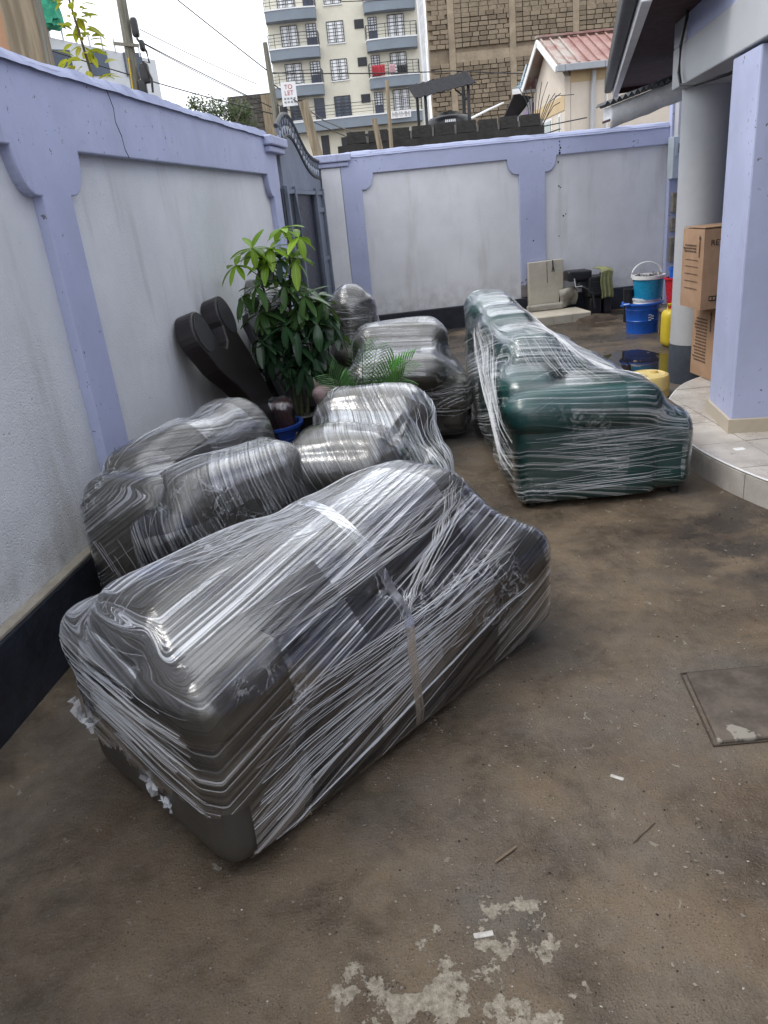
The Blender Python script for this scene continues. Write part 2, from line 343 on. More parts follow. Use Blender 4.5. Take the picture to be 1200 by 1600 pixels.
def mat_film(name, seed=0.0, slant=(0.3, -0.4), cover=1.0, tint=(0.86, 0.88, 0.91), along=0.55, across=85.0, haze=0.004, crinkle=1.0, refl=4.0):
    """Clear stretch film: see-through and glossy, in fine straight pleats along the wrap; a little milky where it bunches."""
    t = NT(name); uv = t.uv('wrap'); s = t.sep(uv); u, v = s[0], s[1]
    obj = t.coord('Object')
    wob = t.math('MULTIPLY', t.math('SUBTRACT', t.noise(t.map(obj, loc=(seed, seed * 2, 0)), 1.4, 1, 0.5), 0.5), 0.035)
    def lay(sl, al, ac, k, det=2.5):
        vv = t.math('ADD', t.math('ADD', v, t.math('MULTIPLY', u, sl)), wob)
        return t.noise(t.comb(t.math('MULTIPLY', u, al), t.math('MULTIPLY', vv, ac), seed + 3.7 * k), 1.0, det, 0.6, 0.03)
    l0 = lay(slant[0], along, across, 0); l1 = lay(slant[1], along * 1.3, across * 1.2, 1); l2 = lay(slant[0] * 0.85, along * 1.6, across * 2.6, 2)
    wide = lay(slant[0], 1.1, 9.0, 5, 4)
    pa = t.noise(t.map(obj, loc=(seed * 3, 1, seed)), 2.4, 3, 0.55)
    pb = t.noise(t.map(obj, loc=(1, seed * 5, seed)), 2.9, 3, 0.55)
    mA = t.ramp(pa, 0.42, 0.58, 0.12, 1.0); mB = t.ramp(pb, 0.50, 0.62)
    cu = t.math('FLOOR', t.math('ADD', t.math('MULTIPLY', u, 3.4), t.math('MULTIPLY', t.noise(obj, 5, 2), 0.25)))
    cv = t.math('FLOOR', t.math('ADD', t.math('MULTIPLY', t.math('ADD', v, t.math('MULTIPLY', u, slant[0] * 0.7)), 5.2), t.math('MULTIPLY', t.noise(obj, 6, 2), 0.25)))
    wn_ = t.n('ShaderNodeTexWhiteNoise'); wn_.noise_dimensions = '3D'; t.put(wn_.inputs['Vector'], t.comb(cu, cv, seed))
    turns = t.ramp(wn_.outputs['Value'], 0.15, 0.70, 0.42, 1.0)      # sheets overlap: one turn of film here, several there
    lift = t.math('MULTIPLY', t.math('SUBTRACT', turns, 0.42), 0.16)
    a = t.math('MULTIPLY', t.ramp(t.math('ADD', l0, lift), 0.61, 0.70), t.math('MAXIMUM', mA, turns))
    b = t.math('MULTIPLY', t.ramp(l1, 0.61, 0.70), mB)
    d = t.math('MULTIPLY', t.ramp(t.math('ADD', l2, lift), 0.64, 0.73), mA)
    st = t.math('MAXIMUM', t.math('MAXIMUM', a, b), t.math('MULTIPLY', d, 0.7))
    cn = t.noise(t.map(obj, loc=(seed, 0, 3)), 15, 3, 0.6, 1.0)
    crm = t.math('MULTIPLY', t.ramp(t.noise(t.map(obj, loc=(0, 0, seed * 7)), 3.0, 2, 0.5), 0.54, 0.64), crinkle)
    crease = t.math('MULTIPLY', t.ramp(t.math('ABSOLUTE', t.math('SUBTRACT', cn, 0.5)), 0.0, 0.035, 1, 0), crm)
    h = t.math('ADD', t.math('MULTIPLY', l0, t.ramp(pa, 0.40, 0.60, 0.35, 1.0)), t.math('MULTIPLY', l1, t.math('MULTIPLY', mB, 0.7)))
    h = t.math('ADD', h, t.math('MULTIPLY', l2, 0.22)); h = t.math('ADD', h, t.math('MULTIPLY', wide, 1.3))
    h = t.math('ADD', h, t.math('MULTIPLY', crease, 0.5))
    nm = t.bump(h, 0.20, 0.014)
    nm2 = t.bump(h, 0.55, 0.014)
    tr = t.n('ShaderNodeBsdfTransparent'); t.put(tr.inputs[0], (0.955, 0.96, 0.965))
    gl = t.n('ShaderNodeBsdfGlossy'); t.put(gl.inputs['Color'], (0.97, 0.98, 1.0)); t.put(gl.inputs['Roughness'], 0.17); t.put(gl.inputs['Normal'], nm)
    fr = t.n('ShaderNodeFresnel'); fr.inputs['IOR'].default_value = 1.5
    sheet = t.math('MULTIPLY', turns, t.ramp(l0, 0.36, 0.56, 0.40, 1.2))
    sheet = t.math('MULTIPLY', sheet, t.ramp(wide, 0.36, 0.56, 0.65, 1.0))
    ff = t.math('MULTIPLY', t.math('MULTIPLY', fr.outputs[0], refl), sheet, True)
    ff = t.math('MINIMUM', ff, 0.82)
    m1 = t.n('ShaderNodeMixShader'); t.put(m1.inputs[0], ff); t.put(m1.inputs[1], tr.outputs[0]); t.put(m1.inputs[2], gl.outputs[0])
    df = t.n('ShaderNodeBsdfDiffuse'); t.put(df.inputs[0], tint); t.put(df.inputs['Normal'], nm2)
    g2 = t.n('ShaderNodeBsdfGlossy'); t.put(g2.inputs['Roughness'], 0.15); t.put(g2.inputs['Normal'], nm2)
    m0 = t.n('ShaderNodeMixShader'); m0.inputs[0].default_value = 0.3; t.put(m0.inputs[1], df.outputs[0]); t.put(m0.inputs[2], g2.outputs[0])
    m2 = t.n('ShaderNodeMixShader'); t.put(m2.inputs[0], t.math('ADD', t.math('ADD', t.math('MULTIPLY', st, 0.60 * cover), t.math('MULTIPLY', crease, 0.35)), haze, True))
    t.put(m2.inputs[1], m1.outputs[0]); t.put(m2.inputs[2], m0.outputs[0])
    return t.done(m2.outputs[0])

# ================================================================== SETTING
g = B()
g.add([(-300, -60, 0), (300, -60, 0), (300, 540, 0), (-300, 540, 0)], [(0, 1, 2, 3)])
tag(g.obj('ground', mat_ground()), kind='structure')

# ---- walls -----------------------------------------------------------------
LD = Vector((0.139, 0.9903, 0)); LN = Vector((0.9903, -0.139, 0)); LO = (-1.400, 2.131, 0)
FL = frame(LO, LD, LN)
BD = Vector((0.995, 0.099, 0)).normalized(); BN = Vector((BD.y, -BD.x, 0)); BO = (0.993, 10.103, 0)
FB = frame(BO, BD, BN)

def shoulder(x, ztop, side, w=0.15, h=0.18, n=8):
    """Ogee bracket where the band widens onto a pilaster; side=-1: to the left of x. From the pilaster edge up to the panel top."""
    pts = [(x, ztop - h)]
    st = 0.03
    for i in range(n + 1):
        a = math.pi / 2 * (1 - i / n)
        pts.append((x + side * (st + (w - st) * math.cos(a)), ztop - h * math.sin(a)))
    return pts
def band_poly(z_top, z_panel, z_foot, posts, x0, x1):
    """Raised band along the top with pilasters hanging from it: one outline."""
    p = [(x0, z_top)]
    low = []
    for k, (a, b) in enumerate(posts):
        first = a <= x0; last = b >= x1
        if not first: low += shoulder(a, z_panel, -1)[::-1]
        low += [(a, z_foot), (b, z_foot)]
        if not last: low += shoulder(b, z_panel, 1)
    if posts[0][0] > x0: low = [(x0, z_panel)] + low
    if posts[-1][1] < x1: low = low + [(x1, z_panel)]
    return [(x1, z_top), (x0, z_top)] + low

M_coping = mat_paint('dimmed_lilac_mortar', (0.29, 0.32, 0.46), 0.0, 0.8)  # wall lilac, darkened in the colour to offset sky light on the top
def coping(F, x0, x1, w0, w1, z, mat, parent, seed):
    """Hand-floated mortar ridge on top of the wall, uneven along its run."""
    b = B(); n = int((x1 - x0) / 0.06); vs = []; m = 7
    for i in range(n + 1):
        x = x0 + (x1 - x0) * i / n
        for j in range(m):
            tt = j / (m - 1); w = w0 + (w1 - w0) * tt
            hh = 0.035 * math.sin(math.pi * tt) ** 0.5
            q = noise.noise(Vector((x * 3.1 + seed, tt * 2, 0))) * 0.016 + noise.noise(Vector((x * 12 + seed, tt * 4, 3))) * 0.010
            e = noise.noise(Vector((x * 9 + seed, tt * 3, 9))) * 0.008
            vs.append(F(x, w + e, z + (hh + q if 0 < j < m - 1 else -0.03 + q * 0.4)))
    fs = [(i * m + j, (i + 1) * m + j, (i + 1) * m + j + 1, i * m + j + 1) for i in range(n) for j in range(m - 1)]
    b.add(vs, fs); return b.obj('coping', mat, parent, True)

lw = thing('boundary_wall', 'long lilac and grey plastered wall along left of yard with navy plinth', 'wall', LO)
def rel(o):  # geometry is written in world space: keep it under a moved parent
    o.matrix_parent_inverse = o.parent.matrix_basis.inverted() if o.parent else Matrix(); return o
bb = B(); bb.fbox(FL, -5.0, 5.44, -0.20, -0.048, -0.1, 2.25); rel(bb.obj('plaster_panel', M_plaster, lw))
bb = B(); bb.prism(band_poly(2.262, 1.945, 0.335, [(-1.15, -0.9), (1.195, 1.435), (5.17, 5.44)], -5.0, 5.44), FL, -0.05, 0.0)
rel(bb.obj('pilaster_band', M_lilac, lw, bevel=0.006))
bb = B(); bb.fbox(FL, -5.0, 5.44, -0.05, 0.004, -0.1, 0.325); rel(bb.obj('plinth', M_navy, lw, bevel=0.01))
bb = B(); bb.fbox(FL, -5.0, 5.44, -0.047, 0.001, 0.3255, 0.342); rel(bb.obj('plinth_ledge', M_concrete, lw, bevel=0.004))
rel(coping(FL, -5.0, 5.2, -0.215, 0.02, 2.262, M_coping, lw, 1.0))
bb = B()
bb.fbox(FL, 5.05, 5.62, -0.24, 0.05, 2.12, 2.17); bb.fbox(FL, 5.02, 5.66, -0.27, 0.075, 2.173, 2.25)
rel(bb.obj('cap', M_lilac, lw, bevel=0.012))
bb = B()   # hairline crack running down the band
pts = [(2.02, 2.24), (2.06, 2.16), (2.05, 2.10), (2.09, 2.04), (2.10, 1.98), (2.13, 1.945)]
for (a, b_), (c, d_) in zip(pts[:-1], pts[1:]): bb.bar(FL(a, 0.0005, b_), FL(c, 0.0005, d_), 0.004, 0.002)
rel(bb.obj('crack', M_black, lw))

bw = thing('boundary_wall', 'lilac framed grey wall closing the far end of the yard', 'wall', BO)
bb = B(); bb.fbox(FB, -1.10, 3.6, -0.20, -0.038, -0.1, 2.19); rel(bb.obj('plaster_panel', M_plaster_back, bw))
bb = B(); bb.prism(band_poly(2.205, 1.982, 0.30, [(-1.10, -0.86), (1.13, 1.47)], -1.10, 3.6), FB, -0.04, 0.0)
rel(bb.obj('pilaster_band', M_lilac_peel, bw, bevel=0.005))
bb = B(); bb.fbox(FB, -1.10, 3.6, -0.04, 0.006, -0.1, 0.285); rel(bb.obj('plinth', M_navy, bw, bevel=0.01))
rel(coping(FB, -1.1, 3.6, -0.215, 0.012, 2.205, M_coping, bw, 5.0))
bb = B(); bb.fbox(FB, -1.345, -1.102, -0.30, -0.005, -0.1, 2.08); rel(bb.obj('gate_pier', M_plaster_back, bw, bevel=0.008))
bb = B(); bb.fbox(FB, -1.37, -1.0, -0.33, 0.03, 2.083, 2.135); bb.fbox(FB, -1.42, -0.97, -0.36, 0.055, 2.138, 2.225); rel(bb.obj('cap', M_lilac, bw, bevel=0.012))
for k, (x, z, r, w) in enumerate(((1.66, 2.13, .012, 0), (1.66, 2.09, .010, 0), (1.67, 2.06, .014, 0), (1.655, 2.03, .010, 0), (1.66, 2.0, .016, 0), (1.655, 1.90, .014, -.038), (1.66, 1.62, .012, -.038), (1.68, 1.60, .010, -.038), (1.72, 1.26, .014, -.038), (1.75, 1.28, .010, -.038), (1.30, 1.0, .010, 0), (1.66, 1.02, .009, -.038), (1.22, 1.27, .008, 0))):
    bb = B(); bb.prism([(x + r * RNG.uniform(.6, 1.1) * math.cos(q), z + r * RNG.uniform(.7, 1.2) * math.sin(q)) for q in [math.pi * j / 4 for j in range(8)]], FB, w + 0.0002, w + 0.0015)
    rel(bb.obj('wall_pit', M_black, bw))

# ---- gate ------------------------------------------------------------------
GA = Vector((-0.62, 7.62, 0)); GB = Vector((-0.36, 9.93, 0)); GD = (GB - GA).normalized(); GN = Vector((GD.y, -GD.x, 0))
FG = frame(GA, GD, GN); GW = (GB - GA).length
gt = thing('steel_gate', 'blue grey steel yard gate with arched scroll top and dark wicket door', 'gate', GA)
top = lambda x: 2.02 + 0.34 * math.exp(-((x - 0.55) / 0.75) ** 2)
poly = [(0.0, 1.835)] + [(GW, 1.835)] + [(GW - GW * i / 24, top(GW - GW * i / 24) - 0.06) for i in range(25)]
bb = B(); bb.prism(poly, FG, -0.03, 0.0); rel(bb.obj('upper_sheet', M_gate, gt))
bb = B(); bb.tube([FG(GW * i / 24, 0.0, top(GW * i / 24) - 0.04) for i in range(25)], 0.018, 6); bb.tube([FG(GW * i / 24, 0.0, top(GW * i / 24) + 0.14) for i in range(25)], 0.022, 6)
rel(bb.obj('arch_rail', M_dark_metal, gt))
for i in range(18):
    x = GW * (i + 0.5) / 18; bb = B()
    bb.bar(FG(x - 0.05, 0, top(x - .05) - 0.03), FG(x + 0.05, 0, top(x + .05) + 0.13), 0.014); bb.bar(FG(x + 0.05, 0, top(x + .05) - 0.03), FG(x - 0.05, 0, top(x - .05) + 0.13), 0.014)
    rel(bb.obj('scroll_bar', M_gate, gt))
bb = B(); bb.fbox(FG, -0.12, 0.42, -0.03, -0.002, 0.05, 1.834); rel(bb.obj('side_sheet', M_gate_dark, gt))
bb = B(); bb.fbox(FG, 0.42, 1.72, -0.055, -0.031, 0.05, 1.83); rel(bb.obj('wicket_door', M_gate_dark, gt))
bb = B(); bb.fbox(FG, 1.72, GW + 0.1, -0.03, -0.002, 0.05, 1.834); rel(bb.obj('side_sheet', M_gate, gt))
for x in (0.0, 0.42, 1.72, GW - 0.06):
    bb = B(); bb.fbox(FG, x, x + 0.07, -0.04, 0.03, 0.02, 1.86); rel(bb.obj('stile', M_gate, gt, bevel=0.004))
bb = B(); bb.fbox(FG, GW + 0.012, GW + 0.13, -0.06, 0.0, 0.0, 2.12); rel(bb.obj('jamb', M_gate, gt))
for z in (0.55, 1.05, 1.6):
    bb = B(); bb.fbox(FG, 1.80, GW - 0.07, -0.001, 0.02, z, z + 0.05); rel(bb.obj('cross_bar', M_gate, gt))
bb = B(); bb.fbox(FG, 0.07, GW - 0.07, -0.001, 0.022, 1.79, 1.83); rel(bb.obj('cross_bar', M_gate, gt))
bb = B(); bb.tube([FG(0.35, 0.03, 1.80), FG(0.37, 0.05, 1.55), FG(0.36, 0.04, 1.2)], 0.012, 6); rel(bb.obj('bolt', M_gate, gt))

# ---- house on the right ------------------------------------------------------
HD = Vector((0.17, 0.985, 0)).normalized(); HN = Vector((-HD.y, HD.x, 0)); HR = Vector((HD.y, -HD.x, 0)); HO = Vector((2.108, 4.25, 0))
FH = frame(HO, HD, HN)      # a runs away along the house, w towards the yard, b up
hs = thing('house', 'house with lilac square pillar, grey round column and deep maroon eaves', 'house', HO)
bb = B(); bb.fbox(FH, 0.0, 0.48, -0.50, 0.0, 0.16, 2.168); rel(bb.obj('pillar', M_lilac, hs, bevel=0.01))
M_tile_trim = plain('skirting_tile', (0.46, 0.40, 0.31), 0.35, 0.08, 4)
bb = B(); bb.fbox(FH, -0.015, 0.495, -0.515, 0.015, 0.148, 0.235); rel(bb.obj('skirting', M_tile_trim, hs, bevel=0.003))
colc = HO + HD * 1.985 + HR * 0.235
bb = B(); bb.lathe([(0.168, 0.32), (0.168, 2.19)], (colc.x, colc.y, 0), 40); rel(bb.obj('column', M_houseg, hs, True))
M_colbase = plain('column_base_paint', (0.055, 0.066, 0.085), 0.4, 0.25, 5, bump=0.2)
bb = B(); bb.lathe([(0.172, -0.1), (0.172, 0.318)], (colc.x, colc.y, 0), 40); rel(bb.obj('column_base', M_colbase, hs, True))
bb = B(); bb.fbox(FH, -6.5, 1.985, -0.46, 0.012, 2.18, 2.44); rel(bb.obj('beam', M_houseg, hs, bevel=0.008))
bb = B(); bb.fbox(FH, -6.5, 1.60, -0.40, 0.004, 2.442, 4.6); rel(bb.obj('upper_wall', M_lilac, hs))
bb = B(); bb.fbox(FH, -6.5, 1.985, -3.6, -0.463, 2.20, 2.40); rel(bb.obj('porch_ceiling', M_houseg, hs))
bb = B(); bb.fbox(FH, -7.5, 1.985, -2.3, -1.75, -0.1, 2.195); rel(bb.obj('front_wall', M_lilac, hs))
bb = B(); bb.fbox(FH, 1.603, 1.985, -0.40, 0.010, 2.442, 4.6); rel(bb.obj('corner_strip', M_houseg, hs, bevel=0.005))
# rear wing wall, window and quoins behind the column
bb = B(); bb.fbox(FH, 1.99, 6.2, -3.0, -1.06, -0.1, 3.0); rel(bb.obj('rear_wall', M_lilac, hs))
for k in range(4):
    z0 = 0.75 + k * 0.52
    bb = B(); bb.fbox(FH, 2.3, 3.1, -1.06, -1.025, z0, z0 + 0.40); w_ = rel(bb.obj('window', M_gate_dark, hs))
    bb = B(); bb.fbox(FH, 2.35, 3.05, -1.024, -1.017, z0 + 0.04, z0 + 0.36)
    o = bb.obj('pane', plain('window_pane_%d' % k, (0.22, 0.27, 0.30), 0.08, 0.1), w_)
    o.matrix_parent_inverse = hs.matrix_basis.inverted() @ Matrix()
    o.matrix_parent_inverse = Matrix()
bb = B(); bb.fbox(FB, 3.10, 3.40, -0.03, 0.05, 0.0, 2.9); rel(bb.obj('corner_wall', M_lilac, hs, bevel=0.006))
M_quoin = plain('quoin_stone', (0.20, 0.18, 0.145), 0.9, 0.35, 8, bump=0.8, bscale=25, obj_var=0.2)
for z0, z1 in ((0.55, 0.86), (0.93, 1.10), (1.16, 1.40)):
    bb = B(); bb.fbox(FB, 3.13, 3.36, 0.052, 0.11, z0, z1); rel(bb.obj('quoin_block', M_quoin, hs, bevel=0.008))
# eaves
FE = frame((3.168, 9.867, 2.60), Vector((-0.2787, -0.9604, 0)), Vector((0.9604, -0.2787, 0)))   # a runs towards the viewer, w to the house
bb = B(); bb.fbox(FE, 0.0, 5.2, 0.06, 1.5, 0.0, 0.04); rel(bb.obj('soffit', M_soffit, hs))
bb = B(); bb.fbox(FE, -0.02, 5.2, 0.0, 0.058, -0.09, 0.10); rel(bb.obj('fascia', M_white, hs, bevel=0.004))
bb = B(); bb.fbox(FE, -0.05, 5.2, -0.09, -0.004, -0.03, 0.13); rel(bb.obj('gutter', M_dark_metal, hs, bevel=0.02))
bb = B(); bb.fbox(FE, -0.02, -0.001, 0.06, 1.5, -0.05, 0.06); rel(bb.obj('end_fascia', M_soffit, hs))
# corrugated canopy with foil fascia
M_foil = plain('foil_fascia', (0.84, 0.85, 0.87), 0.4, 0.12, 8, bump=0.8, bscale=12)
cA = Vector((2.42, 7.6, 2.155)); cB = Vector((3.33, 7.6, 2.39)); cd = cB - cA
FC = frame(cA, cd, Vector((0, -1, 0)))
bb = B(); n = 44; vs = []
for i in range(n + 1):
    for j, (w, b_) in enumerate(((0.02, -0.10), (0.035, 0.0), (0.02, 0.085))):
        x = cd.length * i / n; q = noise.noise(Vector((x * 7, j * 2, 2)))
        vs.append(FC(x, w + q * 0.018, b_ + q * 0.012))
bb.add(vs, [(3 * i + j, 3 * i + 3 + j, 3 * i + 4 + j, 3 * i + 1 + j) for i in range(n) for j in range(2)]); cfo = rel(bb.obj('canopy_fascia', M_foil, hs, True))
sol = cfo.modifiers.new('s', 'SOLIDIFY'); sol.thickness = 0.012
bb = B(); n = 72; vs = []
for i in range(n + 1):
    x = -0.06 + (cd.length + 0.06) * i / n; r_ = 0.020 * math.sin(i * math.pi / 2)
    for w, b_ in ((0.07, 0.108), (-0.22, 0.112)): vs.append(FC(x, w, b_ + r_))
bb.add(vs, [(2 * i, 2 * i + 1, 2 * i + 3, 2 * i + 2) for i in range(n)]); cro = rel(bb.obj('canopy_sheet', M_dark_metal, hs))
sol = cro.modifiers.new('s', 'SOLIDIFY'); sol.thickness = 0.008
bb = B(); bb.fbox(FC, 0.0, cd.length, -0.22, 0.0, -0.04, -0.02); rel(bb.obj('canopy_lining', M_soffit, hs))
bb = B(); bb.fbox(FC, 0.01, 0.05, -0.22, 0.0, -0.019, 0.08); rel(bb.obj('canopy_edge', M_foil, hs))
# meter box on the corner
mb = thing('meter_box', 'pale grey electricity meter box on wall under the canopy', 'meter box', FB(3.15, 0.05, 1.56))
M_mb = plain('meter_box_paint', (0.40, 0.46, 0.50), 0.4, 0.1, 6)
bb = B(); bb.fbox(FB, 3.06, 3.26, 0.053, 0.20, 1.57, 2.05); rel(bb.obj('cabinet', M_mb, mb, bevel=0.006))
bb = B(); bb.fbox(FB, 3.085, 3.235, 0.202, 0.212, 1.83, 2.02); rel(bb.obj('door', M_mb, mb, bevel=0.003))
bb = B(); bb.fbox(FB, 3.12, 3.20, 0.214, 0.219, 1.86, 1.97); rel(bb.obj('window', M_dark_metal, mb))
bb = B(); bb.fbox(FB, 3.13, 3.20, 0.06, 0.16, 2.05, 2.6); rel(bb.obj('conduit', M_houseg, mb))
# cable on the beam
cb = B(); cb.tube([FH(1.50, 0.03, 3.4), FH(1.52, 0.03, 2.75), FH(1.50, 0.035, 2.56), FH(1.62, 0.04, 2.42), FH(1.64, 0.04, 2.26), FH(1.52, 0.05, 2.17), FH(1.2, 0.03, 2.13), FH(0.9, -0.1, 2.14), FH(0.72, -0.2, 2.18)], 0.011, 6)
tag(cb.obj('cable', M_rubber, None, True), 'black cable looping down across the grey beam corner', 'cable')

# ---- porch -----------------------------------------------------------------
PZ = 0.15
edge = [(2.75, 5.75), (2.50, 5.62), (2.30, 5.44), (2.10, 5.14), (1.95, 4.82), (1.86, 4.48), (1.83, 4.13), (1.86, 3.78), (1.95, 3.42), (2.10, 3.08), (2.32, 2.78), (2.62, 2.55), (3.0, 2.42)]
back = [(5.0, 2.42), (5.0, 5.75)]
def smooth_path(p, k=4):
    out = []
    for i in range(len(p) - 1):
        p0, p1, p2, p3 = [Vector(p[max(0, min(len(p) - 1, i + d))]) for d in (-1, 0, 1, 2)]
        for j in range(k):
            t = j / k
            out.append(tuple(0.5 * ((2 * p1) + (p2 - p0) * t + (2 * p0 - 5 * p1 + 4 * p2 - p3) * t * t + (3 * p1 - p0 - 3 * p2 + p3) * t ** 3)))
    out.append(tuple(p[-1])); return out
edge_s = smooth_path(edge)
poly = edge_s + back
Fid = lambda a, w, b: Vector((a, b, w))
bb = B(); bb.prism(poly[::-1], Fid, -0.1, PZ - 0.012)
porch = tag(bb.obj('porch', plain('grout', (0.16, 0.15, 0.135), 0.9, 0.2, 20)), kind='structure')
t_ = NT('porch_tile'); c_ = t_.coord('Object')
k_ = t_.mix(t_.ramp(t_.noise(c_, 5, 6, 0.65), 0.3, 0.7), (0.36, 0.33, 0.30), (0.50, 0.47, 0.43))
k_ = t_.mix(t_.math('MULTIPLY', t_.ramp(t_.noise(c_, 14, 5, 0.7, 0.5), 0.60, 0.70), 0.6), k_, (0.13, 0.115, 0.10))
M_ptile = t_.done(t_.pbr(k_, t_.ramp(t_.noise(c_, 8, 4), 0.3, 0.7, 0.22, 0.5), t_.bump(t_.noise(c_, 20, 4), 0.1, 0.005), 0, 0.5))
def clip(poly, x0, x1, y0, y1):
    for ax, lim, sg in ((0, x0, 1), (0, x1, -1), (1, y0, 1), (1, y1, -1)):
        out = []
        for i in range(len(poly)):
            p, q = poly[i - 1], poly[i]; ip = (p[ax] - lim) * sg >= 0; iq = (q[ax] - lim) * sg >= 0
            if ip != iq:
                t = (lim - p[ax]) / (q[ax] - p[ax]); out.append((p[0] + t * (q[0] - p[0]), p[1] + t * (q[1] - p[1])))
            if iq: out.append(q)
        poly = out
        if not poly: return poly
    return poly
ts = 0.42
for i in range(8):
    for j in range(8):
        x0, y0 = 1.70 + i * ts, 2.40 + j * ts
        pc = clip(poly, x0 + 0.003, x0 + ts - 0.003, y0 + 0.003, y0 + ts - 0.003)
        if len(pc) >= 3:
            dz = RNG.uniform(-0.001, 0.001)
            bb = B(); bb.prism(pc[::-1], Fid, PZ - 0.011, PZ + dz); bb.obj('floor_tile', M_ptile, porch)
acc = 0.0; run = [edge_s[0]]
def riser(run):
    bb = B(); nn = len(run); vs = []
    for x, y in run:
        for z in (-0.05, PZ - 0.014):
            vs.append((x, y, z))
    cen = Vector((3.3, 4.1))
    ins = [Vector(p) + (Vector(p) - cen).normalized() * 0.010 for p in run]
    for q in ins:
        for z in (-0.05, PZ - 0.014): vs.append((q.x, q.y, z))
    o_ = 2 * nn
    fs = [(o_ + 2 * i, o_ + 2 * i + 1, o_ + 2 * i + 3, o_ + 2 * i + 2) for i in range(nn - 1)]
    fs += [(2 * i + 1, 2 * i + 3, o_ + 2 * i + 3, o_ + 2 * i + 1) for i in range(nn - 1)]
    fs += [(0, 1, o_ + 1, o_), (2 * nn - 2, o_ + 2 * nn - 2, o_ + 2 * nn - 1, 2 * nn - 1)]
    bb.add(vs, fs); bb.obj('riser_tile', M_ptile, porch)
for p, q in zip(edge_s[:-1], edge_s[1:]):
    dl = (Vector(q) - Vector(p)).length; acc += dl; run.append(q)
    if acc > 0.30:
        a_, b_ = Vector(run[-2]), Vector(run[-1]); run[-1] = tuple(b_ - (b_ - a_).normalized() * 0.005)
        riser(run); run = [q]; acc = 0
if len(run) > 1: riser(run)
bb = B(); bb.tube([(x - 0.002, y, PZ - 0.004) for x, y in edge_s], 0.006, 5); bb.obj('edge_trim', M_white, porch)

# puddle in the wet corner
t_ = NT('puddle_water'); c_ = t_.coord('Object')
M_water = t_.done(t_.pbr((0.02, 0.017, 0.014), 0.03, t_.bump(t_.noise(c_, 6, 2), 0.03, 0.01), 0, 0.6))
bb = B(); pl = []
for i in range(40):
    a = 2 * math.pi * i / 40; r = 1 + 0.35 * noise.noise(Vector((math.cos(a) * 1.6, math.sin(a) * 1.6, 4)))
    pl.append((2.55 + 0.42 * r * math.cos(a), 7.0 + 0.62 * r * math.sin(a), 0.004))
bb.add(pl, [tuple(range(40))]); tag(bb.obj('puddle', M_water), kind='structure')
bb = B(); pl = []
for i in range(30):
    a = 2 * math.pi * i / 30; r = 1 + 0.5 * noise.noise(Vector((math.cos(a) * 1.6, math.sin(a) * 1.6, 8)))
    pl.append((1.75 + 0.35 * r * math.cos(a), 8.9 + 0.25 * r * math.sin(a), 0.004))
bb.add(pl, [tuple(range(30))]); tag(bb.obj('puddle', M_water), kind='structure')
# ================================================================== BACKGROUND
FY = lambda Y: (lambda a, w, b: Vector((a, Y - w, b)))     # a to the right, w towards the viewer

# ---- apartment building ------------------------------------------------------
M_cream = plain('cream_render', (0.66, 0.63, 0.53), 0.85, 0.07, 0.4)
M_parapet = plain('parapet_blue_grey', (0.20, 0.235, 0.28), 0.7, 0.08, 0.8)
M_rail = plain('railing_black', (0.02, 0.022, 0.028), 0.5, 0.2)
M_pane = plain('bright_pane', (0.88, 0.89, 0.91), 0.35, 0.05, 0.6)
M_pane_dk = plain('dark_pane', (0.05, 0.07, 0.11), 0.08, 0.2, 0.6)
M_door = plain('steel_door', (0.035, 0.042, 0.07), 0.4, 0.2)
M_slabw = plain('slab_edge_white', (0.75, 0.76, 0.78), 0.7, 0.05)
AY = 75.0; FA = FY(AY)
ap = thing('apartment_building', 'tall cream apartment block with blue grey balconies beyond the gate', 'building', (0.6, AY, 0))
bb = B(); bb.fbox(FA, -5.7, 7.15, -9.0, 0.0, -0.1, 22.0); rel(bb.obj('wall', M_cream, ap))
bb = B(); bb.fbox(FA, 7.15, 7.75, -9.0, -0.4, -0.1, 22.0); rel(bb.obj('side_wall', M_slabw, ap))
def grille_window(x0, x1, z0, z1, dark=False, name='window'):
    fr = B(); cx = (x0 + x1) / 2
    for x in (x0, cx, x1): fr.fbox(FA, x - 0.028, x + 0.028, 0.02, 0.08, z0, z1)
    for x in (x0 + (cx - x0) * 0.22, cx - (cx - x0) * 0.22, cx + (x1 - cx) * 0.22, x1 - (x1 - cx) * 0.22): fr.fbox(FA, x - 0.014, x + 0.014, 0.03, 0.07, z0, z1)
    for k in range(7):
        z = z0 + (z1 - z0) * k / 6; h = 0.028 if k in (0, 6) else 0.011
        fr.fbox(FA, x0, x1, 0.025, 0.075, z - h, z + h)
    f = rel(fr.obj(name, M_rail, ap))
    p = B(); p.fbox(FA, x0, cx - 0.01, 0.004, 0.018, z0, z1); p.fbox(FA, cx + 0.01, x1, 0.004, 0.016, z0, z1); p.obj('pane', M_pane_dk if dark else M_pane, f)
    p = B(); p.fbox(FA, x0 - 0.1, x1 + 0.1, 0.0, 0.12, z0 - 0.12, z0 - 0.04); p.obj('sill', M_slabw, f)
